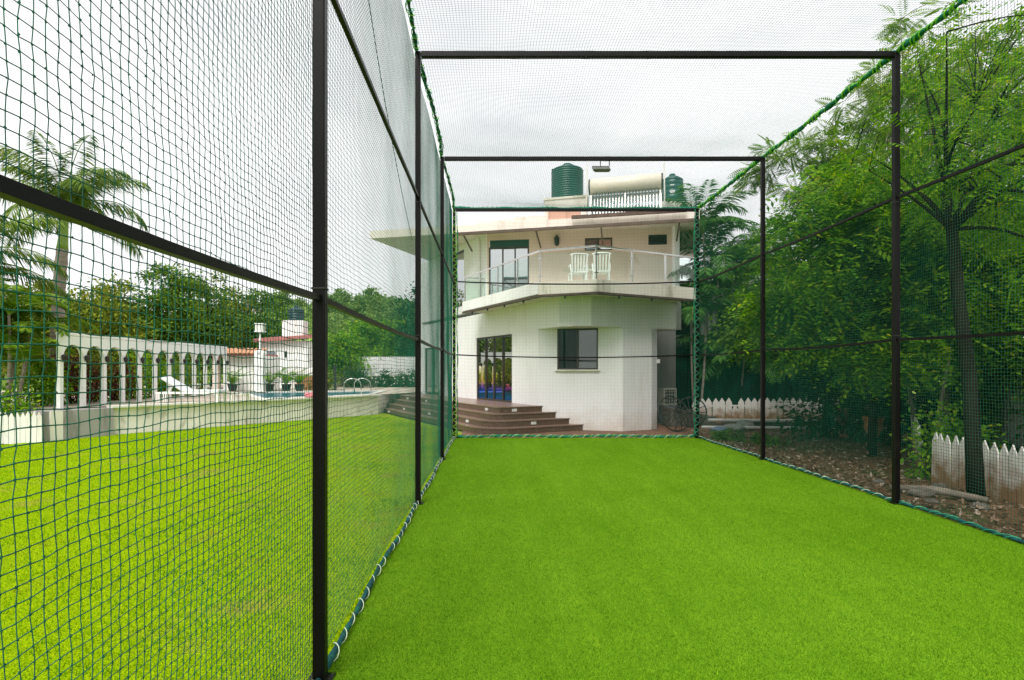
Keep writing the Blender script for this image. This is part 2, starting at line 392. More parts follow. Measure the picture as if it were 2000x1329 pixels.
# ------------------------------------------------------------------ ground
XL, XR = -1.05, 5.78
YA, YB, YC, YD, YE = 15.83, 12.0, 8.05, 3.45, -1.0
ZT = 6.41
def sheet(name, poly, z, mat, kind='structure'):
    return struct(name, MB().add([(p[0], p[1], z) for p in poly], [tuple(range(len(poly)))]), mat)
sheet('ground', [(-400, -60), (400, -60), (400, 700), (-400, 700)], -.05, 'hill')
sheet('soil', [(XR - .1, -8), (40, -8), (40, 45), (XR - .1, 45), ], -.016, 'dirt')
sheet('lawn', [(-30, -8), (XL - .02, -8), (XL - .02, 16.6), (-.6, 16.4), (-4.9, 25.5), (-11.4, 17.2), (-12.6, 14.4), (-30, 14.4)], -.012, 'lawn')
turf = struct('turf', MB().prism([(XL - .02, -8), (XR + .06, -8), (XR + .06, YA + .06), (XL - .02, YA + .06)], -.03, 0), 'turf')
sheet('paving', [(-.9, YA + .06), (9.5, YA + .06), (9.5, 24), (-.9, 24)], -.004, 'paving')

def blades(name, n, sampler, h, wd, mat, parent=None, lean=.5, z0=0):
    x, y = sampler(n); n = len(x)
    th = rng.uniform(0, 2 * np.pi, n); hh = h * rng.uniform(.5, 1.2, n); ww = wd * rng.uniform(.6, 1.3, n)
    lx, ly = rng.normal(0, lean, n) * hh, rng.normal(0, lean, n) * hh
    V = np.zeros((n, 3, 3)); V[:, :, 0] = x[:, None]; V[:, :, 1] = y[:, None]; V[:, :, 2] = z0
    V[:, 0, 0] -= np.cos(th) * ww; V[:, 0, 1] -= np.sin(th) * ww
    V[:, 1, 0] += np.cos(th) * ww; V[:, 1, 1] += np.sin(th) * ww
    V[:, 2, 0] += lx; V[:, 2, 1] += ly; V[:, 2, 2] += hh
    return link(name, fast_mesh(name, V.reshape(-1, 3), np.arange(3 * n).reshape(-1, 3)), mat, parent, 'stuff')
def turf_s(n):
    y = 2.6 + 13.2 * rng.random(n) ** 1.9
    return rng.uniform(XL, XR, n), y
blades('turf_fibres', 380000, turf_s, .020, .0022, 'turfblade', turf, .7)
def lawn_s(n):
    y = 1.2 + 22 * rng.random(n) ** 1.7; x = XL - .05 - 11.5 * rng.random(n) ** 1.3
    k = (x > -12) & ((x + 4.9) * .823 * 0 + (y - 16.9) < 1.18 * (x + 11.3)) | (y < 14.3)
    k &= ~((y > 16) & (x > -.9)) & (y - 16.4 < -2.05 * (x + 1.0))
    return x[k], y[k]
g = blades('lawn_grass', 230000, lawn_s, .038, .0042, 'grass', None, .55, -.012)
g['label'] = 'yellow green mown lawn grass beside the net'; g['category'] = 'grass'

# ------------------------------------------------------------------ net cage
cage = thing('sports_net_cage', 'tall black steel cage hung with green netting around the turf pitch', 'net cage', (2.3, 7, 0))
for y in (YE, YD, YC, YB, YA):
    for x in (XL, XR):
        MB().box((x, y, ZT / 2 + .02), (.076, .076, ZT + .04)).build('post', 'steel', cage, bevel=.008)
    [MB().box((x, y, .006), (.15, .15, .010)).build('base_plate', 'steel', cage) for x in (XL, XR)]
    if y > 0: MB().box(((XL + XR) / 2, y, ZT), (XR - XL - .09, .08, .08)).build('crossbeam', 'steel', cage, bevel=.007)
ys = (YE, YD, YC, YB, YA)
for x, sgn in ((XL, 1), (XR, -1)):
    for z in (2.34, 4.37):
        for i in range(4):
            a, b = ys[i] + .045, ys[i + 1] - .045; m = MB()
            t = np.linspace(0, 1, 9); bow = np.sin(np.pi * t) * ((.055 if i == 0 else .02) if x < 0 else .035)
            P = np.stack([np.full(9, x) + bow * sgn * .4, a + (b - a) * t, z - bow], 1)
            [m.bar(P[k], P[k + 1] + (P[k + 1] - P[k]) * .004, .036, .036) for k in range(8)]; m.build('side_rail', 'steel', cage)
for z in (2.34, 4.40):
    t = np.linspace(0, 1, 13); bow = np.sin(np.pi * t) ** .8 * .075
    P = np.stack([XL + .05 + (XR - XL - .1) * t, np.full(13, YA) + .01, z - bow], 1)
    m = MB(); [m.bar(P[k], P[k + 1] + (P[k + 1] - P[k]) * .004, .034, .034) for k in range(12)]; m.build('back_rail', 'steel', cage)

def net(name, parts, cell=.04, r=.0017):
    """parts: list of (origin, U, V, Nrm, u0, u1, v0, v1, step, sides, amp_n, amp_in, seed, sagfun)"""
    VV, FF, base = [], [], 0
    for (O_, U, V, Nn, u0, u1, v0, v1, step, sides, an, ai, seed, sag) in parts:
        O_, U, V, Nn = (np.array(q, float) for q in (O_, U, V, Nn))
        def pos(u, v):
            w_ = an * smooth_noise(u * .9, v * .9, seed) + (sag(u, v) if sag else 0)
            uu = u + ai * smooth_noise(v * 1.7, u * 1.1, seed + 3) + .25 * ai * np.sin(23 * v + 9 * u)
            vv = v + ai * smooth_noise(u * 1.5, v * 1.3, seed + 5) + .25 * ai * np.sin(21 * u - 8 * v)
            return O_ + uu[..., None] * U + vv[..., None] * V + w_[..., None] * Nn
        gu = np.arange(round((u1 - u0) / cell) + 1) * cell + u0; gv = np.arange(round((v1 - v0) / cell) + 1) * cell + v0
        su = np.append(gu[:-1:step], gu[-1]); sv = np.append(gv[:-1:step], gv[-1])
        for fixed, run, axis in ((gu, sv, 0), (gv, su, 1)):
            A, B = np.meshgrid(fixed, run, indexing='ij')
            P = pos(A, B) if axis == 0 else pos(B, A)                 # (lines, k, 3)
            side = U if axis == 0 else V
            if step == 1: P = P + rng.normal(0, .0011, P.shape)
            L, K = P.shape[:2]
            ang = np.arange(sides) * 2 * np.pi / sides
            rad = r if step <= 2 else r * 1.0
            ring = P[:, :, None, :] + rad * (np.cos(ang)[:, None] * side + np.sin(ang)[:, None] * Nn)
            idx = np.arange(L * K * sides).reshape(L, K, sides) + base
            a, b = idx[:, :-1, :], idx[:, 1:, :]
            F = np.stack([a, np.roll(a, -1, 2), np.roll(b, -1, 2), b], -1).reshape(-1, 4)
            VV.append(ring.reshape(-1, 3)); FF.append(F); base += L * K * sides
        if step == 1:                                                 # knots
            A, B = np.meshgrid(gu, gv, indexing='ij'); P = pos(A, B).reshape(-1, 3) + rng.normal(0, .0008, (A.size, 3))
            k = .0038 * rng.uniform(.8, 1.25, len(P))[:, None]
            oc = np.stack([P + k * U, P - k * U, P + k * V, P - k * V, P + k * Nn, P - k * Nn], 1)
            i0 = np.arange(len(P))[:, None] * 6 + base
            tri = np.array([(0, 2, 4, 4), (2, 1, 4, 4), (1, 3, 4, 4), (3, 0, 4, 4), (2, 0, 5, 5), (1, 2, 5, 5), (3, 1, 5, 5), (0, 3, 5, 5)])
            # two triangles make one quad of the octahedron
            q = np.array([(0, 2, 4, 3), (1, 3, 4, 2), (0, 3, 5, 2), (1, 2, 5, 3)])
            FF.append((i0[:, None, :] + q[None]).reshape(-1, 4)); VV.append(oc.reshape(-1, 3)); base += len(P) * 6
    V = np.concatenate(VV) - wl(cage); F = np.concatenate(FF)
    o = link(name, fast_mesh(name, V, F), 'twine', cage); return o
X3, Y3, Z3 = (1, 0, 0), (0, 1, 0), (0, 0, 1)
HZ = 6.40
OL = (XL - .055, 0, 0)
net('side_net', [(OL, Y3, Z3, X3, -1.0, .8, .04, HZ, 2, 3, .012, .012, 1, None),
                 (OL, Y3, Z3, X3, .8, 3.4, .04, HZ, 1, 4, .012, .012, 1, None),
                 (OL, Y3, Z3, X3, 3.4, 8.0, .04, HZ, 2, 3, .012, .013, 1, None),
                 (OL, Y3, Z3, X3, 8.0, 15.88, .04, HZ, 4, 3, .012, .012, 1, None)])
OR_ = (XR + .055, 0, 0)
net('side_net', r=.0021, parts=[(OR_, Y3, Z3, X3, -1.0, 3.4, .04, HZ, 4, 3, .02, .01, 2, None),
                 (OR_, Y3, Z3, X3, 3.4, 15.88, .04, HZ, 3, 3, .012, .012, 2, None)])
net('back_net', [((XL, YA + .055, 0), X3, Z3, Y3, 0, 6.80, .04, HZ, 4, 3, .02, .008, 4, None)])
def rsag(u, v):
    ky = np.where(v < YD, np.clip((v - YE) / (YD - YE), 0, 1), np.where(v < YC, (v - YD) / (YC - YD), np.where(v < YB, (v - YC) / (YB - YC), np.clip((v - YB) / (YA - YB), 0, 1))))
    return .17 * np.sin(np.pi * ky) * (.35 + .65 * np.sin(np.pi * np.clip(u / 6.83, 0, 1)))
net('roof_net', [((XL, 0, ZT + .05), X3, Y3, (0, 0, -1), 0, 6.80, -1.0, 15.88, 4, 3, .02, .01, 6, rsag)], r=.0018)

def helix(path, rad, pitch, r, n=5, per=10, jitter=0.0, t0=0.0):
    P = np.array(path, float); seg = np.linalg.norm(np.diff(P, axis=0), axis=1); S = np.concatenate([[0], np.cumsum(seg)])
    k = max(8, int(S[-1] / pitch * per)); s = np.linspace(0, S[-1], k)
    Q = np.stack([np.interp(s, S, P[:, i]) for i in range(3)], 1)
    T = np.gradient(Q, axis=0); T /= np.linalg.norm(T, axis=1)[:, None]
    up = np.array((0, 0, 1.)) if abs(T[0][2]) < .9 else np.array((1., 0, 0))
    A = np.cross(T, up); A /= np.linalg.norm(A, axis=1)[:, None]; B = np.cross(A, T)
    ph = 2 * np.pi * s / pitch + t0 + jitter * np.sin(s * 3.1) * 2
    rr = rad * (1 + jitter * np.sin(s * 7.7))
    return Q + (np.cos(ph) * rr)[:, None] * A + (np.sin(ph) * rr)[:, None] * B
def lumpy(path, r, amp):
    return r * (1 + amp * np.sin(np.arange(len(path)) * 1.7) + amp * .7 * np.sin(np.arange(len(path)) * .61 + 1))
def rope(name, path, r, mat, lash=None, amp=.2):
    o = MB().tube(path, lumpy(path, r, amp), 7).build(name, mat, cage, True)
    for (rad, pitch, cr, cm, jit, t0) in lash or []:
        MB().tube(helix(path, rad, pitch, cr, jitter=jit, t0=t0), cr, 4).build('lashing', cm, o, True)
    return o
def catenary(a, b, drop, inward, n=22):
    t = np.linspace(0, 1, n); a, b = np.array(a), np.array(b)
    k = 4 * t * (1 - t)
    P = a + (b - a) * t[:, None]; P[:, 2] -= drop * k; P[:, 0] += inward * k
    P += rng.normal(0, .006, P.shape) * k[:, None]
    return P
# bottom ropes
yy = np.linspace(-1, YD - .05, 40)
def brope(x, a, b, lash):
    t = np.linspace(a, b, max(12, int((b - a) * 9)))
    P = np.stack([x + .012 * np.sin(t * 2.1), t, .035 + .008 * np.sin(t * 3.7)], 1)
    rope('bottom_rope', P, .020 if x < 0 else .019, 'rope', lash, .2)
for a, b in ((YE + .06, YD - .06), (YD + .06, YC - .06), (YC + .06, YB - .06), (YB + .06, YA - .06)):
    brope(XL, a, b, [(.027, .25, .004, 'white_cord', .30, 1.0)])
    brope(XR + .02, a, b, [(.027, .27, .005, 'white_cord' if b > 8.2 else 'teal_cord', .15, .3), (.028, .41, .004, 'teal_cord', .2, 2)])
t = np.linspace(XL + .06, XR - .06, 50)
P = np.stack([t, np.full(50, YA + .03), .05 + .012 * np.sin(t * 2.3)], 1)
rope('bottom_rope', P, .034, 'ropegreen', [(.044, .21, .006, 'lime', .1, 0), (.045, .33, .006, 'white_cord', .12, 1)])
# top edge ropes, sagging between the frames
for x, inw in ((XL - .02, .09), (XR + .02, -.10)):
    for a, b in ((YE, YD), (YD, YC), (YC, YB), (YB, YA)):
        P = catenary((x, a + .03, ZT + .05), (x, b - .03, ZT + .05), .13 if x < 0 else .10, inw, 34)
        L = [(.040, .16, .010, 'lime', .35, 0), (.040, .23, .009, 'teal_cord', .35, 2), (.043, .35, .012, 'lime', .3, 4)]
        if x < 0: L = [(.036, .30, .006, 'lime', .3, 0), (.036, .21, .006, 'teal_cord', .25, 2)]
        rope('top_rope', P, .034 if x > 0 else .024, 'ropegreen' if x > 0 else 'rope', L, .3)
P = catenary((XL, YC + .3, ZT - .1), (XL, YB - .2, ZT - .02), .26, .14, 24)
rope('loose_rope', P, .010, 'ropegreen', None, .1)
t = np.linspace(XL, XR, 40)
rope('top_rope', np.stack([t, np.full(40, YA + .05), ZT + .065 + .01 * np.sin(t * 5)], 1), .034, 'ropegreen', [(.042, .13, .008, 'teal_cord', .2, 0)], .25)
for x in (XL + .035, XR - .035):
    z = np.linspace(.05, ZT, 60)
    for dx in (-.05, .055):
        P = np.stack([x + dx + .012 * np.sin(z * 4 + dx * 90), np.full(60, YA - .02), z], 1)
        rope('corner_rope', P, .014, 'ropegreen', None, .3)
    P = np.stack([x + .052 * np.sin(z * 26 + np.sin(z * 2)), np.full(60, YA - .06), z], 1)
    zz = np.linspace(.05, ZT, 320); P = np.stack([x + .055 * np.sin(zz * 31 + 2 * np.sin(zz * 1.3)), YA - .055 + 0 * zz, zz], 1)
    MB().tube(P, .007, 4).build('corner_lashing', 'lime' if x < 0 else 'teal_cord', cage, True)
# clamp wires where rails meet posts, and a sagging seam cord in the left net
for x in (XL, XR):
    for y in (YD, YC, YB):
        for z in (2.40, 4.30):
            MB().box((x, y, z), (.084, .084, .010)).build('wire_tie', 'iron', cage)
t = np.linspace(0, 1, 30)
MB().tube(np.stack([np.full(30, XL - .075), 4.6 + 3.4 * t, 5.75 - 2.0 * t ** .9 - .15 * np.sin(np.pi * t)], 1), .004, 4).build('seam_cord', 'iron', cage)

# floodlight hung under the third crossbeam
fx, fy = 2.34, YB
fl = thing('floodlight', 'flat grey floodlight hanging below the black crossbeam near the solar heater', 'floodlight', (fx, fy, ZT - .3))
MB().bar((fx, fy - .08, ZT - .27), (fx, fy + .12, ZT - .13), .36, .05).build('housing', 'floodgrey', fl, bevel=.006)
MB().bar((fx, fy - .075, ZT - .306), (fx, fy + .105, ZT - .180), .31, .012).build('lens', 'floodglass', fl)
for dx in (-.02, .17): MB().bar((fx + dx, fy, ZT - .04), (fx + dx, fy, ZT - .16), .015, .025, (0, 1, 0)).build('bracket', 'iron', fl)

# ------------------------------------------------------------------ house
OX, OY = 2.39, 16.70
U2 = np.array((.891, .454)); V2 = np.array((-.454, .891))
def H(a, b, z=None):
    p = np.array((OX, OY)) + a * U2 + b * V2
    return (p[0], p[1]) if z is None else (p[0], p[1], z)
house = thing('villa', 'white two storey villa with chamfered corner, curved brown steps and glass balcony', 'house', (*H(2, 5), 0))
def wallseg(p0, p1, z0, z1, openings=(), thick=.22, mb=None):
    """solid wall from p0 to p1 (outer face on the right-hand side when looking p0->p1), rectangular openings (s0,s1,za,zb)"""
    mb = mb or MB(); p0, p1 = np.array(p0), np.array(p1); L = np.linalg.norm(p1 - p0); d = (p1 - p0) / L; nrm = np.array((d[1], -d[0]))
    S = sorted({0, L, *[o[0] for o in openings], *[o[1] for o in openings]}); Z = sorted({z0, z1, *[o[2] for o in openings], *[o[3] for o in openings]})
    for i in range(len(S) - 1):
        for j in range(len(Z) - 1):
            sm_, zm = (S[i] + S[i + 1]) / 2, (Z[j] + Z[j + 1]) / 2
            if any(o[0] < sm_ < o[1] and o[2] < zm < o[3] for o in openings): continue
            q = [p0 + d * S[i], p0 + d * S[i + 1], p0 + d * S[i + 1] - nrm * thick, p0 + d * S[i] - nrm * thick]
            mb.prism([tuple(x) for x in q], Z[j], Z[j + 1])
    return mb
# L facade (runs from far left b=13.2 to the corner), R facade, chamfers
LD = 13.2
def Ls(b): return LD - b                            # distance along the L facade from its far end
ZB = 4.14
m = wallseg(H(0, LD), H(0, 1.91), 0, 3.25, [(Ls(6.62), Ls(3.67), .75, 3.20), (Ls(12.6), Ls(10.6), .75, 3.0)])
m.build('wall', 'white', house)
wallseg(H(0, LD), H(0, .69), 3.25, ZB).build('wall', 'white', house)
CH0, CH1 = H(0, 1.91), H(1.91, 0)
wallseg(CH0, CH1, 0, 3.25, [(.63, 1.94, 1.93, 3.248)]).build('wall', 'white', house)
wallseg(H(0, .69), H(.70, 0), 3.25, ZB).build('wall', 'white', house)
wallseg(H(1.91, 0), H(3.32, 0), 0, 3.25).build('wall', 'white', house)
wallseg(H(.70, 0), H(4.38, 0), 3.25, ZB).build('wall', 'white', house)
wallseg(H(4.38, 0), H(4.38, 9), 3.25, ZB).build('wall', 'white', house)
wallseg(H(3.32, .0), H(3.32, 9), 0, 3.25).build('wall', 'white', house)
# ceiling over the passage and over the chamfer recesses
MB().prism([H(.24, .24), H(1.9, .03), H(4.35, .03), H(4.35, 8.8), H(3.2, 8.8), H(.03, 1.9)], 3.252, 3.30).build('soffit', 'white', house)
MB().prism([H(3.35, 1.6), H(5.75, 1.6), H(5.75, 1.8), H(3.35, 1.8)], 0, 4.1).build('passage_wall', 'passage', house)
MB().prism([H(5.6, 3.0), H(8.2, 3.0), H(8.2, 3.2), H(5.6, 3.2)], 0, 3.1).build('passage_wall', 'blue_door', house)
wallseg(H(7.5, 13), H(0, LD), 0, 7.2).build('wall', 'white', house)
# interior floor keeps the rooms dark
# entrance door: frame + four leaves
def window_unit(name, p0, d, s0, s1, z0, z1, panes, glass, parent, setback=.09, fr=.06, fmat='brownframe', handle=False, turn=0.0):
    p0 = np.array(p0); nrm = np.array((d[1], -d[0])); q = lambda s, off: p0 + d * s - nrm * off
    a, b = q(s0, setback), q(s1, setback); up = (0, 0, 1); nv = (*nrm, 0)
    f = MB(); zz = (z0 + z1) / 2
    f.bar((*a, z0 + fr / 2), (*b, z0 + fr / 2), fr, .08, nv); f.bar((*a, z1 - fr / 2), (*b, z1 - fr / 2), fr, .08, nv)
    for s in (s0 + fr / 2, s1 - fr / 2):
        c = q(s, setback); f.bar((*c, z0 + fr), (*c, z1 - fr), fr, .08, nv)
    fo = f.build(name, fmat, parent)
    W = (s1 - s0 - 2 * fr) / len(panes)
    for i, g in enumerate(panes):
        sa, sb = s0 + fr + W * i, s0 + fr + W * (i + 1)
        off = setback + .012 * (i % 2) + random.uniform(-.002, .002)
        c0, c1 = q(sa, off), q(sb, off + (math.tan(turn) * W if turn else random.uniform(-.004, .004)))
        MB().add([(*c0, z0 + fr), (*c1, z0 + fr), (*c1, z1 - fr), (*c0, z1 - fr)], [(0, 1, 2, 3)]).build('pane', g, fo)
        if i:
            c = q(sa, setback - .02); MB().bar((*c, z0 + fr), (*c, z1 - fr), .05, .05, nv).build('mullion', fmat, fo)
    if handle:
        c = q(s0 + fr + W * 2 + .12, setback - .07); MB().bar((*c, (z0 + z1) / 2 - .25), (*c, (z0 + z1) / 2 + .15), .03, .03, nv).build('handle', 'chrome', fo)
    return fo
dL = -V2
window_unit('sliding_door', H(0, LD), dL, Ls(6.62), Ls(3.67), .75, 3.20, ['filmglass'] * 4, 'filmglass', house, .07, .07, 'brownframe', False, R(10))
window_unit('window', H(0, LD), dL, Ls(12.6), Ls(10.6), .75, 3.0, ['mirrorglass'] * 2, None, house)
dC = (np.array(CH1) - np.array(CH0)); dC /= np.linalg.norm(dC)
window_unit('window', CH0, dC, .63, 1.94, 1.93, 3.248, ['darkglass', 'greyglass'], None, house, .07, .05)
nC = np.array((dC[1], -dC[0])); sp = np.array(CH0) + dC * 1.285 + nC * .02
MB().box((*sp, 1.905), (1.42, .13, .045), math.atan2(dC[1], dC[0])).build('window_sill', 'mossy', house)
# upper storey
Q0 = np.array(H(0, 5.72)); dU = np.array((.9904, -.138)); 
UE = Q0 + dU * 7.22
wallseg(H(0, LD), H(0, 5.70), 4.3, 7.22, [(Ls(8.95), Ls(7.82), 4.62, 7.0)]).build('wall', 'white', house)
wallseg(tuple(Q0), tuple(UE), 4.3, 7.22, [(.10, 1.66, 4.56, 6.94), (3.77, 4.79, 6.42, 6.9), (6.1, 6.78, 6.57, 6.95)], .2).build('wall', 'beige', house)
wallseg(tuple(UE), tuple(UE + V2 * 6), 4.3, 7.22).build('wall', 'white', house)
window_unit('window', H(0, LD), dL, Ls(8.95), Ls(7.82), 4.62, 7.0, ['mirrorglass'], None, house, .08, .07)
window_unit('sliding_door', tuple(Q0), dU, .10, 1.66, 4.56, 6.66, ['mirrorglass'] * 3, None, house, .08, .06)
p = Q0 + dU * .88; MB().box((*(p + np.array((.138, .99)) * .10), 6.80), (1.56, .05, .28), math.atan2(dU[1], dU[0])).build('door_transom', 'tankgreen', house)
window_unit('window', tuple(Q0), dU, 3.77, 4.79, 6.42, 6.9, ['greyglass', 'mirrorglass'], None, house, .07, .05)
nU = np.array((dU[1], -dU[0]))
vp = Q0 + dU * 6.44
vent = MB().box((*(vp - nU * .15), 6.76), (.68, .04, .38), math.atan2(dU[1], dU[0])).build('air_vent', 'black', house)
for k in range(6):
    MB().box((*(vp - nU * .07), 6.60 + k * .064), (.67, .06, .012), math.atan2(dU[1], dU[0])).build('louvre', 'brownframe', vent)
# wall lamp
lp = Q0 + dU * 2.72 + nU * .10
lam = MB().lathe((*lp, 6.62), [(.04, .0), (.085, .05), (.10, .30), (.06, .36), (.02, .42)], 8).build('wall_lamp', 'black', house)
MB().box((*(lp - nU * .06), 6.90), (.05, .10, .05), math.atan2(dU[1], dU[0])).build('lamp_arm', 'black', lam)
# white downpipe at the corner
dp = np.array(H(-.06, 6.2)); 
pipe = MB().tube([(*dp, 4.5), (*dp, 6.95), (*(dp + V2 * .1), 7.15)], .035, 8).build('downpipe', 'pipe', house)
# balcony slab
OV = .9
BL = [H(-OV, 5.9), H(-OV, .44), H(.225, -OV), H(4.2, -OV)]
slab_in = [H(4.2, 3.5), H(0.3, 5.9)]
MB().prism(BL + slab_in, 4.14, 4.50).build('balcony_slab', 'mossy', house)
def offset_poly(e): return [H(-OV - e, 5.9), H(-OV - e, .44 - e * .4), H(.225 - e * .4, -OV - e), H(4.2, -OV - e)]
# painted fascia panels (left facet clean, others mossy) and drip edge
fl_ = [H(-OV, 5.9), H(-OV, .44)]
MB().prism([H(-OV - .03, 5.9), H(-OV - .03, .43), H(-OV - .002, .44), H(-OV - .002, 5.9)], 4.16, 4.52).build('fascia', 'white', house)
m = MB(); e0, e1 = offset_poly(.045), offset_poly(-.12)
for i in range(3): m.prism([e0[i], e0[i + 1], e1[i + 1], e1[i]], 4.075, 4.138)
m.build('drip_edge', 'browntrim', house)
for i in range(3):
    a, b = np.array(offset_poly(-.02)[i]), np.array(offset_poly(-.02)[i + 1]); L = np.linalg.norm(b - a)
    for s in np.arange(.8, L, 1.25):
        p = a + (b - a) * s / L; MB().tube([(*p, 3.99), (*p, 4.08)], .028, 7).build('drain_spout', 'black', house)
# balustrade
rail = MB(); rp_ = [(*p, 5.46) for p in offset_poly(-.08)]
rp_ = [(*H(0, 5.85), 5.46)] + rp_
rail = MB()
for i in range(len(rp_) - 1): rail.bar(rp_[i], rp_[i + 1], .055, .045)
bal = rail.build('balustrade', 'chrome', house)
for i in range(4):
    a, b = np.array(rp_[i][:2]), np.array(rp_[i + 1][:2]); L = np.linalg.norm(b - a); k = max(1, round(L / 1.35))
    for j in range(k):
        s0, s1 = a + (b - a) * (j / k), a + (b - a) * ((j + 1) / k); dd = (b - a) / L
        MB().prism([tuple(s0 + dd * .05), tuple(s1 - dd * .05), tuple(s1 - dd * .05 + np.array((-dd[1], dd[0])) * .01), tuple(s0 + dd * .05 + np.array((-dd[1], dd[0])) * .01)], 4.53, 5.38).build('glass_panel', 'railglass', bal)
        pz = MB().box((*s0, 4.98), (.04, .04, .93), math.atan2(dd[1], dd[0])); pz.build('baluster', 'chrome', bal)
        for zc in (4.70, 5.22): MB().box((*(s0 + dd * .0), zc), (.14, .03, .03), math.atan2(dd[1], dd[0])).build('glass_clamp', 'chrome', bal)
# roof slab with big overhang on the left
front0, front1 = np.array((-4.9, 22.7)), np.array((7.3, 19.75))
RS = [tuple(front0), tuple(front1), tuple(front1 + np.array((2.4, 6.5))), tuple(front0 + np.array((3.6, 9.0)))]
MB().prism(RS, 7.22, 7.52).build('roof', 'roofslab', house)
fd = (front1 - front0) / np.linalg.norm(front1 - front0); fn = np.array((fd[1], -fd[0]))
# upstand panels on the roof edge
for s0, s1, h, mt in ((4.5, 5.9, .12, 'roofslab'), (5.9, 7.2, .2, 'roofslab'), (7.2, 8.4, .33, 'roofpink')):
    a, b = front0 + fd * s0, front0 + fd * s1
    MB().prism([tuple(a - fn * .1), tuple(b - fn * .1), tuple(b - fn * .25), tuple(a - fn * .25)], 7.522, 7.52 + h).build('parapet', mt, house)
# sloping pink sheet canopy below the slab, ribbed, on brackets
can = None; k = 12; ca, cb = 3.9, 12.3
a0, b0 = front0 + fd * ca, front0 + fd * cb
rows = 5
for i in range(rows):
    o0, o1 = .0 + .95 * i / rows, .0 + .95 * (i + .74) / rows; za, zb = 7.20 - .05 * i, 7.13 - .05 * (i + .74)
    q = []
    for z_off in (0, .03):
        for (p, o, z) in ((a0, o0, za), (b0, o0, za), (b0, o1, zb), (a0, o1, zb)):
            pp = p + fn * o; q.append((pp[0], pp[1], z + z_off))
    m = MB().add(q, [(3, 2, 1, 0), (4, 5, 6, 7), (0, 1, 5, 4), (1, 2, 6, 5), (2, 3, 7, 6), (3, 0, 4, 7)])
    if can is None: can = m.build('canopy', 'roofpink', house)
    else: m.build('canopy_sheet', 'roofpink', can)
a1, b1 = a0 + fn * .97, b0 + fn * .97
MB().bar((*a1, 6.95), (*b1, 6.95), .04, .10).build('canopy_edge', 'browntrim', can)
for s in (.3, 3.0, 5.3, 7.9):
    p = a0 + fd * s; MB().bar((*(p - fn * .25), 6.55), (*(p + fn * .9), 6.90), .05, .05).build('bracket', 'browntrim', can)
MB().bar((*(a0 + fd * 4.2 + fn * .2), 7.50), (*(a0 + fd * 8.2 + fn * .2), 7.50), .10, .12).build('roof_beam', 'browntrim', house)
# entrance steps wrapping the L facade
steps = None
for k, (aa, bb) in enumerate(((-1.52, 1.82), (-1.83, 1.50), (-2.14, 1.19), (-2.45, .88))):
    zt = .75 - .1875 * k; z0 = zt - .1875
    c = []; rad = .12 + .28 * k
    for j in range(9):
        th = math.pi * (1.0 + .5 * j / 8); c.append((aa + rad + rad * math.cos(th), bb + rad + rad * math.sin(th)))
    poly = [(aa, 12.2 - .2 * k)] + c + [(1.91 - bb + .05, bb), (1.91 - bb + .05, bb + .4), (.12, 1.95), (.12, 12.2 - .2 * k)]
    poly = [H(*q) for q in poly]
    body = MB().prism(poly, 0.002 if k == 3 else z0 - .1, zt - .03)
    o = body.build('entrance_steps' if steps is None else 'step', 'brown_granite', house if steps is None else steps)
    if steps is None: steps = o
    e = .025; c2 = [(aa - e, 12.2 - .2 * k)] + [(x - e * .8, y - e * .8) for x, y in c] + [(1.91 - bb + .05, bb - e), (1.91 - bb + .05, bb + .4), (.12, 1.95), (.12, 12.2 - .2 * k)]
    MB().prism([H(*q) for q in c2], zt - .03, zt + .002 * (k == 0)).build('tread', 'granite_top', steps)
for (a, b, z, face) in ((-.95, 1.82, .64, 1), (-1.52, 2.6, .64, 0), (-.62, 1.19, .27, 1), (-2.14, 2.75, .27, 0), (-1.52, 5.2, .64, 0), (-2.14, 6.2, .27, 0), (-1.52, 8.2, .64, 0), (-2.14, 9.2, .27, 0), (-1.52, 10.6, .64, 0), (-2.45, 10.4, .09, 0)):
    p = H(a - (.0 if face else .02), b - (.02 if face else 0), z)
    MB().box(p, (.17 if face else .03, .03 if face else .17, .085), math.atan2(U2[1], U2[0])).build('step_light', 'lampwhite', steps)
# door sill & small fittings
MB().box(H(3.36, -.02, 2.2), (.10, .05, .13), math.atan2(U2[1], U2[0])).build('outlet_box', 'plastic', house)

# ---- plastic chairs and table on the balcony
def plastic_chair(label, loc, rz):
    t = thing('plastic_chair', label, 'chair', loc, 'white plastic chairs on the balcony'); t.rotation_euler[2] = rz; t.scale = (1.14, 1.1, 1.1)
    keep = dict(WL); WL[t.name] = (0, 0, 0)
    MB().box((0, 0, .42), (.46, .44, .035)).build('seat', 'plastic', t, bevel=.01)
    for x in (-.2, .2):
        for y in (-.19, .19): MB().tube([(x * 1.08, y * 1.1, 0), (x, y, .42)], [.022, .027], 8).build('leg', 'plastic', t)
        MB().tube([(x * 1.12, .2, .64), (x * 1.18, -.15, .64), (x * 1.12, -.2, .43)], .02, 6).build('armrest', 'plastic', t)
    m = MB(); m.tube([(-.25, -.24, .90), (-.13, -.27, .925), (.13, -.27, .925), (.25, -.24, .90)], .022, 6); 
    bk = m.build('backrest', 'plastic', t)
    for i in range(6):
        x = -.2 + .08 * i; MB().bar((x * .92, -.2, .43), (x * 1.05, -.26, .91), .040, .014, (0, 1, 0)).build('back_slat', 'plastic', bk)
    return t
chz = 4.50
c1 = np.array((2.72, 17.75)); c2 = np.array((3.42, 17.62))
plastic_chair('left one of two white slatted plastic chairs on the balcony', (*c1, chz), .05)
plastic_chair('right one of two white slatted plastic chairs on the balcony', (*c2, chz), -.1)
tb = thing('balcony_table', 'round green glass topped table behind the white balcony chairs', 'table', (3.1, 18.5, chz))
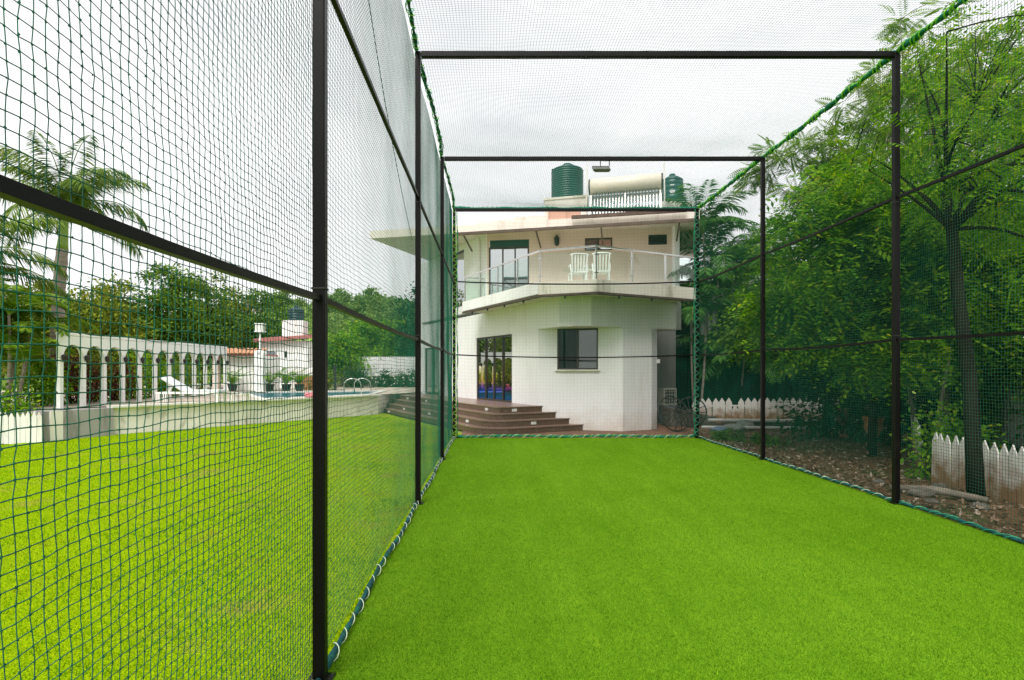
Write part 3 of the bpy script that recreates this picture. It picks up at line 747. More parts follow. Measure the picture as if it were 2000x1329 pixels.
MB().lathe((3.1, 18.5, chz + .70), [(.75, 0), (.77, .012), (.75, .024)], 32).build('table_top', 'railglass', tb)
MB().lathe((3.1, 18.5, chz), [(.28, 0), (.28, .03), (.05, .06), (.05, .66), (.25, .70)], 14).build('pedestal', 'plastic', tb)

# ---- roof: tanks and solar heater
def at(px, py, d): return np.array(((px - 960) / 1100 * d, d, CAM_H - (py - 724) / 1100 * d))
blk = at(1105, 384, 22.6)
rb = MB().prism([tuple(blk[:2] + q) for q in ((-.82, .25), (.82, -.2), (1.15, 1.6), (-.5, 2.0))], 7.521, 8.80)
rb.build('stair_head', 'roofslab', house)
MB().prism([tuple(blk[:2] + q) for q in ((-.88, .22), (.88, -.26), (1.2, 1.65), (-.55, 2.05))], 8.80, 8.88).build('stair_head_cap', 'mossy', house)
def tank(label, c, r, h, ribs, mat, neck=True):
    t = thing('water_tank', label, 'water tank', tuple(c)); prof = [(r * .97, 0)]
    for i in range(ribs):
        z = h * i / ribs; dz = h / ribs
        prof += [(r, z + dz * .12), (r, z + dz * .62), (r * .965, z + dz * .74), (r * .965, z + dz * .95)]
    prof += [(r, h), (r * .95, h + .05), (r * .6, h + .16), (r * .28, h + .2)]
    MB().lathe(c, prof, 40).build('tank_body', mat, t, True)
    MB().lathe((c[0], c[1], c[2] + h + .18), [(r * .27, 0), (r * .3, .02), (r * .3, .10), (r * .25, .13), (.02, .14)], 20).build('lid', mat, t)
    for k in range(4):
        th = k * math.pi / 2 + .15; MB().box((c[0] + r * .93 * math.cos(th), c[1] + r * .93 * math.sin(th), c[2] + h + .01), (.10, .10, .12), th).build('lifting_lug', mat, t)
    return t
tc_ = at(1108, 384, 23.4)
tank('large ribbed green water tank on the white rooftop block', (tc_[0], tc_[1], 8.88), .66, 1.28, 14, 'tankgreen')
td = at(1313, 402, 24.5)
MB().box((td[0], td[1], (7.52 + td[2]) / 2 + .0), (1.3, 1.3, td[2] - 7.525)).build('tank_plinth', 'roofslab', house)
t2 = tank('smaller dark tank with white lettering right of the solar heater', (td[0], td[1], td[2] + .001), .46, 1.05, 5, 'tankgreen')
for dz, wds in ((.74, .16), (.72, .0), (.48, .26), (.43, .2)):
    if wds:
        m = MB(); V = []; F = []
        for i in range(7):
            th = -math.pi / 2 - .3 + (i - 3) * wds / 3.2; V += [(td[0] + .468 * math.cos(th), td[1] + .468 * math.sin(th), td[2] + dz + q) for q in (0, .035)]
        for i in range(6): F.append((2 * i, 2 * i + 2, 2 * i + 3, 2 * i + 1))
        m.add(V, F).build('printed_mark', 'plastic', t2)
sh0, sh1 = at(1153, 358, 21.6), at(1292, 350, 20.9)
sol = thing('solar_water_heater', 'cream solar water heater drum above a rack of glass tubes on the roof', 'solar heater', (*sh0[:2], 7.52))
dS = (sh1 - sh0); dS[2] = 0; LS = np.linalg.norm(dS); dS /= LS; nS = np.array((dS[1], -dS[0], 0))
zc = 8.92; A_, B_ = np.array((*sh0[:2], zc)), np.array((*sh1[:2], zc))
MB().tube([A_, A_ + dS * .03, B_ - dS * .03, B_], [.28, .31, .31, .28], 28).build('drum', 'cream', sol, True)
for p in (A_ - dS * .02, B_ + dS * .02): MB().tube([p - dS * .03, p + dS * .03], .29, 24).build('drum_cap', 'black', sol)
nt_ = 22
for i in range(nt_):
    p = A_ + dS * (.12 + (LS - .24) * i / (nt_ - 1)); MB().tube([p + nS * .10 + np.array((0, 0, -.27)), p + nS * .62 + np.array((0, 0, -1.36))], .030, 8).build('glass_tube', 'tube', sol, True)
for p in (A_ + dS * .05, A_ + dS * LS * .5, B_ - dS * .05):
    MB().bar(p + nS * .1 + np.array((0, 0, -.3)), p + nS * .66 + np.array((0, 0, -1.42)), .04, .03).build('frame_leg', 'chrome', sol)
    MB().bar(p + nS * -.1 + np.array((0, 0, -.3)), p + nS * -.2 + np.array((0, 0, -1.59)), .04, .04).build('frame_leg', 'chrome', sol)
MB().bar(A_ + nS * .66 + np.array((0, 0, -1.40)), B_ + nS * .66 + np.array((0, 0, -1.40)), .06, .05).build('frame_rail', 'browntrim', sol)
# reflector sheet behind the tubes
q = [A_ + nS * .02 + np.array((0, 0, -.36)), B_ + nS * .02 + np.array((0, 0, -.36)), B_ + nS * .55 + np.array((0, 0, -1.42)), A_ + nS * .55 + np.array((0, 0, -1.42))]
MB().add(q, [(0, 1, 2, 3)]).build('reflector', 'chrome', sol)
for (x0, y0, x1, y1, d, lab) in ((1146, 322, 1144, 410, 22.0, 'white pipe standing between the green tank and the solar heater'), (1297, 318, 1297, 415, 21.4, 'thin white vent pipe at the right end of the solar heater')):
    a, b = at(x0, y0, d), at(x1, y1, d); b[2] = 7.52
    o = MB().tube([b, (b + a) / 2 + (.02, 0, 0), a], .028, 8).build('vent_pipe', 'pipe'); tag(o, lab, 'pipe')

# ------------------------------------------------------------------ passage: AC unit and iron wheels
acp = np.array(H(5.05, 1.32))
ac = thing('air_conditioner_unit', 'ivory outdoor air conditioner unit standing in the side passage', 'air conditioner', (*acp, 0.55))
rzU = math.atan2(U2[1], U2[0])
MB().box((*acp, .96), (.62, .3, .62), rzU).build('casing', 'ac', ac, bevel=.01)
MB().box((*(acp - V2 * .16), .98), (.46, .02, .46), rzU).build('fan_opening', 'black', ac)
for k in range(4):
    MB().box((*(acp - V2 * .175), .82 + k * .11), (.48, .012, .018), rzU).build('grille_bar', 'ac', ac)
    MB().box((*(acp - V2 * .175 + U2 * (-.18 + k * .12)), .98), (.018, .012, .46), rzU).build('grille_bar', 'ac', ac)
MB().box((*acp, .322), (.5, .26, .648), rzU).build('stand', 'blue_door', ac)
def iron_wheel(label, c, r, tilt, rz, dish):
    t = thing('iron_wheel', label, 'wheel', tuple(c)); c = np.array(c)
    e1 = np.array((math.cos(rz), math.sin(rz), 0)); e2 = np.array((-math.sin(rz) * math.sin(tilt), math.cos(rz) * math.sin(tilt), math.cos(tilt))); e3 = np.cross(e1, e2)
    ctr = c + e2 * r
    th = np.linspace(0, 2 * np.pi, 49)
    MB().tube(ctr + r * (np.cos(th)[:, None] * e1 + np.sin(th)[:, None] * e2), .022, 6, False).build('rim', 'iron', t, True)
    MB().tube([ctr + e3 * (dish - .07), ctr + e3 * (dish + .07)], .06, 10).build('hub', 'iron', t)
    for k in range(14):
        a = 2 * math.pi * k / 14; s = np.linspace(0, 1, 7)
        P = ctr + (s * r)[:, None] * (math.cos(a) * e1 + math.sin(a) * e2) + (dish * np.cos(s * np.pi / 2))[:, None] * e3
        MB().tube(P, .013, 5).build('spoke', 'iron', t, True)
iron_wheel('large black iron wheel with curved spokes leaning at the passage', (5.75, 17.35, .03), .56, R(22), .35, .26)
iron_wheel('second smaller black iron wheel behind the large one in the passage', (6.55, 18.6, .03), .50, R(14), -.5, .12)
rubble = thing('stone_heap', 'heap of grey slabs leaning behind the iron wheels', 'stones', (6.5, 19.4, 0))
m = MB()
for i in range(7):
    m = MB().box((6.1 + .22 * i, 19.3 + .1 * (i % 3), .30 - .02 * i), (.24, .5, .62 - .05 * i), .3 + .1 * i); m.build('slab', 'stone', rubble, bevel=.02)

# ------------------------------------------------------------------ arcade, pool terrace, left side
TZ = .85
m = MB().prism([(-11.95, 15.25), (-11.25, 16.75), (-4.95, 24.6), (-4.75, 27.5), (-2.6, 29.5), (-2.6, 46), (-26, 46), (-26, 20), (-13.3, 15.9)], -.04, TZ - .06)
ter = struct('pool_terrace', m, 'retain')
MB().prism([(-12.05, 15.13), (-11.17, 16.66), (-11.6, 17.2), (-12.9, 15.8)], -.03, TZ - .058).build('plinth', 'greyplinth', ter)
# coping stones along the wall
c0, c1 = np.array((-11.22, 16.62)), np.array((-4.86, 24.55)); L = np.linalg.norm(c1 - c0); dd = (c1 - c0) / L; nn = np.array((dd[1], -dd[0]))
nst = 16
for i in range(nst):
    a, b = c0 + dd * (L * i / nst + .006), c0 + dd * (L * (i + 1) / nst - .006)
    MB().prism([tuple(a + nn * .05), tuple(b + nn * .05), tuple(b - nn * .42), tuple(a - nn * .42)], TZ - .058, TZ + random.uniform(-.004, .004)).build('coping_stone', 'coping', ter)
# terrace surface as a rim round the pool
pool = [(-8.45, 21.05), (-5.45, 24.9), (-5.75, 29.2), (-12.0, 27.4)]
outer = [(-11.3, 17.2), (-5.2, 24.75), (-2.7, 30), (-2.7, 45.9), (-25.9, 45.9), (-25.9, 20), (-12.6, 15.9)]
m = MB()
V = [(*p, TZ - .03) for p in pool] + [(*p, TZ - .03) for p in outer]
F = [(0, 4, 5, 1), (1, 5, 6, 2), (2, 6, 7, 8, 3), (3, 8, 9, 10, 4, 0)]
struct('terrace_paving', m.add(V, F), 'terrace')
struct('pool_water', MB().add([(*p, TZ - .055) for p in pool], [(0, 1, 2, 3)]), 'water')
for i in range(4):
    a, b = np.array(pool[i]), np.array(pool[(i + 1) % 4]); d_ = (b - a) / np.linalg.norm(b - a); n_ = np.array((d_[1], -d_[0]))
    MB().prism([tuple(a), tuple(b), tuple(b + n_ * .28), tuple(a + n_ * .28)], TZ - .05, TZ + .02 - .004 * i).build('pool_edge', 'coping', ter)
# arcade of white arches running away from the camera
arc = thing('arcade_wall', 'long white arcade of eleven round arches along the pool terrace', 'arcade', (-12.3, 21, TZ))
AX, Y0, BAY, NB, ZC, ZTOP = -12.3, 16.05, .905, 11, 2.27, 2.93
colw = .125
for i in range(NB + 1):
    y = Y0 + BAY * i
    cb_ = MB().box((AX, y, (TZ - .1 + ZC) / 2), (.11, colw, ZC - TZ + .1)).build('column', 'arcade', arc)
    MB().lathe((AX + .11, y + .02, ZC - .06), [(.02, -.06), (.055, 0), (.07, .11), (.03, .15)], 8).build('wall_lamp', 'iron', cb_)
for i in range(NB):
    ya, yb = Y0 + BAY * i + colw / 2, Y0 + BAY * (i + 1) - colw / 2; r = (yb - ya) / 2; yc = (ya + yb) / 2; n = 14
    V = []; F = []
    prof = [(yc - r * math.cos(math.pi * k / n), ZC + r * math.sin(math.pi * k / n)) for k in range(n + 1)]
    for x in (AX + .054, AX - .054):
        V += [(x, y, z) for y, z in prof] + [(x, y, ZTOP - .02) for y, z in prof]
    h = 2 * (n + 1)
    for k in range(n):
        F += [(k, k + 1, n + 2 + k, n + 1 + k), (h + k + 1, h + k, h + n + 1 + k, h + n + 2 + k), (k + 1, k, h + k, h + k + 1)]
    MB().add(V, F).build('arch', 'arcade', arc)
for i in range(NB + 1):
    y = Y0 + BAY * i; MB().box((AX, y, (ZC + ZTOP) / 2), (.108, colw, ZTOP - ZC - .02)).build('spandrel', 'arcade', arc)
MB().box((AX, Y0 + BAY * NB / 2, ZTOP + .03), (.14, BAY * NB + .14, .08)).build('coping', 'arcade', arc)

def picket_fence(name, label, pts, spacing, wd, h, mat, missing=(), low=(), base=-.02, extra_rail=True):
    f = thing(name, label, 'fence', (*pts[0], 0)); hw = wd / 2; tip = max(.14, wd * .75)
    me = MB().add([(x, y, z) for y in (-.011, .011) for x, z in ((-hw, 0), (hw, 0), (hw, h - tip), (0, h), (-hw, h - tip))],
                  [(4, 3, 2, 1, 0), (5, 6, 7, 8, 9)] + [(i, (i + 1) % 5, (i + 1) % 5 + 5, i + 5) for i in range(5)]).mesh('picket')
    me.materials.append(M[mat]); k = 0
    for j in range(len(pts) - 1):
        a, b = np.array(pts[j], float), np.array(pts[j + 1], float); L = np.linalg.norm(b - a); d = (b - a) / L; rz = math.atan2(d[1], d[0])
        for i in range(int(L / spacing)):
            p = a + d * spacing * (i + .5); k += 1
            if k in missing: continue
            o = bpy.data.objects.new('picket', me); col.objects.link(o); o.parent = f
            o.location = (p[0] - pts[0][0] , p[1] - pts[0][1], base + random.uniform(-.025, .015) - (.3 * h if k in low else 0))
            o.rotation_euler = (random.uniform(-.02, .02), random.uniform(-.018, .018), rz + random.uniform(-.03, .03))
        if extra_rail:
            n_ = np.array((-d[1], d[0])) * .035 * (1 if abs(d[0]) > abs(d[1]) else -1); b = a + d * spacing * int(L / spacing)
            for zz in (h * .25, h * .68): MB().bar((*(a + n_), zz + base), (*(b + n_), zz + base), .03, .06).build('fence_rail', mat, f)
    return f
picket_fence('picket_fence', 'white picket fence at the left lawn edge beside the grey plinth', [(-13.9, 14.5), (-11.95, 15.0)], .125, .115, .84, 'picket')

# sun lounger
lo = thing('sun_lounger', 'white sun lounger with raised back on the pool terrace before the arcade', 'sun lounger', (-10.1, 19.0, TZ))
lx, ly = -10.1, 19.0
fr_ = MB().box((lx, ly, TZ + .30), (2.1, .66, .06)).build('frame', 'plastic', lo)
for sx in (-1, 1):
    for sy in (-1, 1): MB().box((lx + sx * .98, ly + sy * .28, TZ + .13), (.08, .08, .28)).build('leg', 'plastic', lo)
MB().box((lx + .45, ly, TZ + .365), (1.15, .60, .07)).build('mattress', 'mattress', lo, bevel=.02)
a = np.array((lx - .12, ly, TZ + .36)); b = np.array((lx - .92, ly, TZ + .82))
MB().bar(a, b, .60, .08).build('backrest', 'mattress', lo, bevel=.02)
MB().bar(b + (.3, 0, -.25), (lx - .8, ly, TZ + .31), .04, .04).build('back_prop', 'plastic', lo)
for k in range(6): MB().box((lx - .98 + .07 * k, ly - .335, TZ + .14), (.03, .02, .26)).build('side_slat', 'plastic', lo)
tbs = thing('side_table', 'low white side table beside the sun lounger near the pool', 'side table', (-8.55, 19.35, TZ))
MB().box((-8.75, 19.6, TZ + .25), (.5, .5, .04)).build('table_top', 'plastic', tbs)
for sx in (-.2, .2):
    for sy in (-.2, .2): MB().box((-8.75 + sx, 19.6 + sy, TZ + .115), (.05, .05, .23)).build('leg', 'plastic', tbs)

# pool hand rail, float
hr = thing('pool_handrail', 'chrome pool ladder handrail arching at the pool edge', 'handrail', (-5.75, 24.2, TZ))
for dx, dy in ((0, 0), (.33, .42)):
    th = np.linspace(0, np.pi, 15)
    P = [(-6.35 + dx, 24.3 + dy, TZ - .1)] + [(-6.0 + dx - .35 * math.cos(t_), 24.3 + dy - .05 * math.cos(t_), TZ + .42 + .28 * math.sin(t_)) for t_ in th] + [(-5.62 + dx, 24.35 + dy, TZ - .04)]
    MB().tube(P, .022, 8).build('rail', 'chrome', hr, True)
fl2 = thing('pool_float', 'pink inflatable ring lying on the coping by the handrail', 'pool float', (-6.9, 22.2, TZ))
th = np.linspace(0, 2 * np.pi, 25); cx_, cy_ = -6.95, 22.25
MB().tube(np.stack([cx_ + .34 * np.cos(th), cy_ + .34 * np.sin(th), TZ + .09 + 0 * th], 1), .10, 10, False).build('ring', 'pink', fl2, True)
MB().tube([(cx_ + .25, cy_ + .1, TZ + .18), (cx_ + .3, cy_ + .12, TZ + .32), (cx_ + .38, cy_ + .16, TZ + .34)], [.07, .06, .04], 8).build('neck', 'pink', fl2, True)

# lamp post
lpp = thing('lamp_post', 'white lamp post with square lantern beside the small tiled pavilion', 'lamp post', (-11.55, 28.0, TZ))
MB().box((-11.5, 28, TZ + .95), (.42, .42, 1.9)).build('pillar', 'arcade', lpp)
MB().lathe((-11.5, 28, TZ + 1.9), [(.3, 0), (.3, .1), (.12, .16)], 4).build('pillar_cap', 'arcade', lpp)
MB().tube([(-11.5, 28, TZ + 2.0), (-11.5, 28, TZ + 2.95)], .055, 8).build('pole', 'plastic', lpp)
lt = MB().box((-11.5, 28, TZ + 3.17), (.36, .36, .34)).build('lantern', 'lampwhite', lpp)
for dz in (2.98, 3.36): MB().box((-11.5, 28, TZ + dz), (.42, .42, .05)).build('lantern_frame', 'plastic', lt)

# pavilion and outbuilding beyond the pool
pv = thing('pavilion', 'low white pavilion with orange tiled roof edge beyond the pool', 'pavilion', (-13.2, 29.5, TZ))
MB().box((-12.75, 30.0, TZ + .9), (2.3, 1.6, 1.8)).build('wall', 'arcade', pv)
MB().box((-14.3, 29.3, TZ + .9), (.3, .3, 1.8)).build('pillar', 'beige', pv)
rf = MB().prism([(-14.6, 28.7), (-11.75, 28.7), (-11.75, 31), (-14.6, 31)], TZ + 1.801, TZ + 1.9).build('roof', 'roof_red', pv)
tme = MB(); V = []; F = []
for i in range(7):
    t_ = math.pi * i / 6; V += [(.11 * math.cos(t_), y, .09 * math.sin(t_)) for y in (-.25, .25)]
for i in range(6): F.append((2 * i, 2 * i + 1, 2 * i + 3, 2 * i + 2))
tme = MB().add(V, F).mesh('roof_tile'); tme.materials.append(M['tile_orange'])
for r_ in range(2):
    for i in range(13):
        o = bpy.data.objects.new('roof_tile', tme); col.objects.link(o); o.parent = rf
        o.location = (-14.5 + .22 * i + 13.2, 28.85 + .42 * r_ - 29.5, 1.93 + .14 * r_); o.rotation_euler = (R(18), 0, 0)
ob = thing('outbuilding', 'white outbuilding with sloping red roof behind the potted palms', 'outbuilding', (-12, 33, TZ))
MB().box((-12.1, 34.0, TZ + 1.4), (2.7, 2.0, 2.8)).build('wall', 'arcade', ob)
MB().box((-12.9, 32.97, TZ + 1.75), (.5, .05, .8)).build('window', 'blue_door', ob)
MB().box((-12.05, 32.97, TZ + 2.0), (.12, .06, .35)).build('wall_lamp', 'black', ob)
MB().add([(-13.8, 32.6, TZ + 2.88), (-10.3, 32.6, TZ + 3.13), (-10.3, 35.2, TZ + 3.38), (-13.8, 35.2, TZ + 3.13), (-13.8, 32.6, TZ + 2.68), (-10.3, 32.6, TZ + 2.93), (-10.3, 35.2, TZ + 3.18), (-13.8, 35.2, TZ + 2.93)],
         [(0, 1, 2, 3), (7, 6, 5, 4), (0, 4, 5, 1), (1, 5, 6, 2), (2, 6, 7, 3), (3, 7, 4, 0)]).build('roof', 'roof_red', ob)
MB().box((-11.9, 34.2, TZ + 3.5), (1.25, 1.0, 1.1)).build('roof_block', 'arcade', ob)
tk = tank('small black water tank on top of the white outbuilding', (-11.85, 34.2, TZ + 4.052), .46, .62, 4, 'tankdark')
lw_ = thing('garden_wall', 'low white curved garden wall right of the outbuilding', 'wall', (-10, 32, TZ))
MB().prism([(-11.0, 30.9), (-9.3, 31.4), (-9.3, 31.6), (-11.0, 31.1)], TZ - .03, TZ + 1.25).build('panel', 'arcade', lw_)
MB().prism([(-10.6, 30.6), (-9.35, 30.9), (-9.35, 31.1), (-10.6, 30.8)], TZ - .03, TZ + .75).build('lower_panel', 'terracotta', lw_)

# white sheet fence beyond the steps
sf = thing('sheet_fence', 'white corrugated sheet fence with scalloped top above the flower hedge', 'fence', (-7.5, 38, TZ))
me = MB().add([(x, y, z) for y in (-.02, .02) for x, z in ((-.055, 0), (.055, 0), (.055, 1.22), (0, 1.31), (-.055, 1.22))],
              [(4, 3, 2, 1, 0), (5, 6, 7, 8, 9)] + [(i, (i + 1) % 5, (i + 1) % 5 + 5, i + 5) for i in range(5)]).mesh('board'); me.materials.append(M['slatpanel'])
for i in range(46):
    o = bpy.data.objects.new('board', me); col.objects.link(o); o.parent = sf; o.location = (-2.45 + .125 * i, 0, .70); o.rotation_euler = (0, 0, random.uniform(-.15, .15))
for x in (-9.9, -8, -6, -4.2): MB().box((x, 38.06, TZ + .9), (.08, .08, 1.9)).build('fence_post', 'pole', sf)
MB().box((-7.1, 38.05, TZ + 1.3), (5.7, .04, .06)).build('fence_rail', 'pole', sf)
# flag stones / masonry bank under the fence
bank = thing('rubble_bank', 'low grey rubble masonry bank below the white sheet fence', 'wall', (-7.2, 37.3, TZ))
for i in range(28):
    MB().box((-10 + .21 * i, 37.45 + random.uniform(-.05, .05), TZ + .33), (.19, .25, .66 + random.uniform(-.08, .04)), random.uniform(-.2, .2)).build('stone', 'stone', bank, bevel=.03)
gp = thing('gate_post', 'dark slim post beside the pool ladder at the garden edge', 'post', (-8.4, 30, TZ))
MB().box((-8.33, 30, TZ + .65), (.12, .12, 1.3)).build('shaft', 'black', gp); MB().box((-8.33, 30, TZ + 1.33), (.16, .16, .06)).build('cap', 'black', gp)
# utility pole
up_ = thing('utility_pole', 'brown grey utility pole with crossarms in front of the dark trees', 'utility pole', (-19.5, 45, 0))
MB().tube([(-19.5, 45, 0), (-19.5, 45, 7.8)], [.16, .11], 8).build('pole', 'pole', up_)
for z, l in ((7.5, 1.9), (6.6, 2.6)): MB().box((-19.5, 44.9, z), (l, .1, .1)).build('crossarm', 'pole', up_)
for x in (-1.1, -.5, .5, 1.1): MB().lathe((-19.5 + x, 44.9, 6.65), [(.05, 0), (.07, .08), (.04, .2)], 8).build('insulator', 'plastic', up_)

# ------------------------------------------------------------------ vegetation
def unit(v): return v / (np.linalg.norm(v, axis=-1, keepdims=True) + 1e-9)
def leaf_quads(P, D, Ln, Wd, droop=.2, nrm=None):
    n = len(P); D = unit(D)
    up = nrm if nrm is not None else unit(rng.normal(0, .5, (n, 3)) + (0, 0, .9))
    S = unit(np.cross(D, up)); Ln = np.broadcast_to(Ln, (n,))[:, None]; Wd = np.broadcast_to(Wd, (n,))[:, None]
    dz = np.zeros((n, 3)); dz[:, 2:] = -droop * Ln
    mid = P + D * Ln * .45 + dz * .25
    V = np.stack([P, mid + S * Wd * .5, P + D * Ln * .95 + dz, mid - S * Wd * .5], 1)
    return V.reshape(-1, 3)
def leaf_obj(name, V, mat, parent): return link(name, fast_mesh(name, V, np.arange(len(V)).reshape(-1, 4)), mat, parent)
def limb(a, b, r0, r1, bend=.15, n=7):
    a, b = np.array(a, float), np.array(b, float); t = np.linspace(0, 1, n)[:, None]
    off = rng.normal(0, bend, 3) * np.linalg.norm(b - a)
    P = a + (b - a) * t + off * (t * (1 - t)) * 1.2
    P[:, 2] += (np.sin(t[:, 0] * np.pi) * .12 * np.linalg.norm(b[:2] - a[:2]))
    return P, np.linspace(r0, r1, n)
def clump_points(blobs, n):
    vol = np.array([b[1][0] * b[1][1] * b[1][2] for b in blobs]); k = rng.choice(len(blobs), n, p=vol / vol.sum())
    d = unit(rng.normal(0, 1, (n, 3))); r = rng.random(n) ** .42
    C = np.array([blobs[i][0] for i in k], float); Rr = np.array([blobs[i][1] for i in k], float)
    return C + d * r[:, None] * Rr, d
def tree(name, label, loc, blobs, trunk, n_clump, n_leaf, leaf_l, leaf_w, leafm, barkm, sigma=.35, droop=.35, group=None, r0=.14, limbs=14, cat='tree', feathery=0, twigs=True, fs=.25):
    t = thing(name, label, cat, loc, group); WL[t.name] = (0, 0, 0)
    C, d = clump_points(blobs, n_clump)
    m = MB(); tp = np.array(trunk, float); m.tube(tp, np.linspace(r0, r0 * .55, len(tp)), 9)
    top = tp[-1]; joints = []
    for i in range(min(limbs, n_clump)):
        st = tp[-1 - (i % 2)] if len(tp) > 2 else top
        P, rr = limb(st, C[i], r0 * .30, r0 * .06); m.tube(P, rr, 5)
        if twigs:
            joints.append(P[4]); joints.append(P[6])
    if twigs:
        J = np.array(joints)
        for q in C[min(limbs, n_clump):]:
            k = np.argmin(np.linalg.norm(J - q, axis=1)); P2, r2 = limb(J[k], q, r0 * .11, r0 * .04, n=5); m.tube(P2, r2, 4)
    m.build('trunk', barkm, t, True)
    per = n_leaf // n_clump; K = n_clump * per
    cc = np.repeat(C, per, 0); dd_ = np.repeat(d, per, 0)
    sg = sigma * rng.uniform(.6, 1.4, n_clump); off = rng.normal(0, 1, (K, 3)) * np.repeat(sg, per)[:, None] * (1, 1, .5)
    P = cc + off * (fs if feathery else 1)
    D = unit(unit(off) * .8 + dd_ * .5 + rng.normal(0, .6, (K, 3)) + (0, 0, -droop))
    if not feathery:
        V = leaf_quads(P, D, leaf_l * rng.uniform(.6, 1.25, K), leaf_w * rng.uniform(.7, 1.2, K), droop * .5)
    else:                                            # pinnate fronds: feathery leaflets along a short rachis
        n = feathery; s = np.linspace(.12, 1, n); fl_len = leaf_l * rng.uniform(.7, 1.3, K)
        up = unit(rng.normal(0, .35, (K, 3)) + (0, 0, 1)); S = unit(np.cross(D, up)); Vs = []
        for side in (-1, 1):
            B = P[:, None, :] + D[:, None, :] * (s[None, :, None] * fl_len[:, None, None])
            B[:, :, 2] -= droop * .5 * fl_len[:, None] * s[None] ** 2
            LD_ = unit(S * side + D * .55)[:, None, :] * np.ones((1, n, 1))
            ll = (fl_len[:, None] * .30 * np.sin(np.pi * (.15 + .8 * s))[None]).reshape(-1)
            Vs.append(leaf_quads(B.reshape(-1, 3), LD_.reshape(-1, 3), ll, np.maximum(leaf_w, ll * .24), .15, np.repeat(up, n, 0)))
        V = np.concatenate(Vs)
    leaf_obj('crown', V, leafm, t); return t
def bush(name, label, loc, rad, n_leaf, ll, lw, leafm, group=None, n_clump=None, cat='shrub', extra=None):
    rx, ry, rz = rad; blobs = [((0, 0, rz * .95), (rx, ry, rz))]
    t = thing(name, label, cat, loc, group); WL[t.name] = (0, 0, 0)
    nc = n_clump or 26; C, d = clump_points(blobs, nc); C[:, 2] = np.maximum(C[:, 2], .08)
    m = MB()
    for i in range(min(9, nc)): P, rr = limb((rng.normal(0, .05), rng.normal(0, .05), 0), C[i], .022, .006); m.tube(P, rr, 5)
    m.build('stem', 'bark', t)
    per = n_leaf // nc; K = nc * per; off = rng.normal(0, 1, (K, 3)) * min(rx, rz) * .30
    P = np.repeat(C, per, 0) + off; P[:, 2] = np.maximum(P[:, 2], .02)
    D = unit(unit(off) + np.repeat(d, per, 0) * .4 + rng.normal(0, .5, (K, 3)) + (0, 0, .1))
    leaf_obj('foliage', leaf_quads(P, D, ll * rng.uniform(.6, 1.25, K), lw * rng.uniform(.7, 1.2, K), .25), leafm, t)
    return t
def frond(parent, base, az, el0, el1, L, leafm, nleaf=44, llen=.5, lw=.035, hang=.5, w0=0.0, rach='crownshaft', rr=.016):
    n = 14; t = np.linspace(0, 1, n); el = el0 + (el1 - el0) * t ** 1.25
    st = L / (n - 1); h = np.concatenate([[0], np.cumsum(np.cos(el[:-1]) * st)]); z = np.concatenate([[0], np.cumsum(np.sin(el[:-1]) * st)])
    dirh = np.array((math.cos(az), math.sin(az), 0)); P = np.array(base) + h[:, None] * dirh; P[:, 2] += z
    m = MB().tube(P, np.linspace(rr, rr * .25, n), 4)
    s = np.linspace(.13, 1, nleaf); Q = np.stack([np.interp(s, t, P[:, i]) for i in range(3)], 1)
    T = unit(np.gradient(Q, axis=0)); sidev = np.array((-math.sin(az), math.cos(az), 0)); Vs = []
    for sd in (-1, 1):
        LDr = unit(sidev * sd + T * (.45 + .5 * s[:, None]) + rng.normal(0, .12, (nleaf, 3)) + np.array((0, 0, .35 - hang)))
        ll = llen * (np.sin(np.pi * (.12 + .80 * s)) ** .7) * rng.uniform(.85, 1.15, nleaf)
        Vs.append(leaf_quads(Q, LDr, ll, lw, hang * .6, unit(np.cross(LDr, T) * sd * 1.0 + rng.normal(0, .35, (nleaf, 3)))))
    V = np.concatenate(Vs)
    fo = m.build('frond', rach, parent); leaf_obj('leaflets', V, leafm, fo); return fo
def royal_palm(label, loc, h, n, L, leafm, r=.2, lean=0, shaft=1.3):
    t = thing('royal_palm', label, 'palm tree', loc); WL[t.name] = (0, 0, 0)
    z = np.linspace(0, h - shaft, 24); rr = r * (1 + .08 * np.sin(z * 11)) * np.interp(z, [0, .5, h * .5, h], [1.25, 1, 1.05, .92])
    MB().tube(np.stack([lean * (z / h) ** 2, 0 * z, z], 1), rr, 14).build('trunk', 'palmbark', t, True)
    z = np.linspace(h - shaft - .02, h + .1, 9); MB().tube(np.stack([lean * (z / h) ** 2, 0 * z, z], 1), np.interp(z, [h - shaft, h - shaft * .75, h], [r * .98, r * .82, r * .42]), 12).build('crownshaft', 'crownshaft', t, True)
    for k in range(n):
        az = 2 * math.pi * k / n + random.uniform(-.25, .25); e = (R(82), R(60), R(38), R(12), R(70), R(48))[k % 6]
        frond(t, (lean, 0, h), az, e, R(random.uniform(-80, -50)) if e < R(55) else R(random.uniform(-40, -5)), L * random.uniform(.85, 1.1), leafm, 90, .72, .034, .75, rr=.03)
    return t
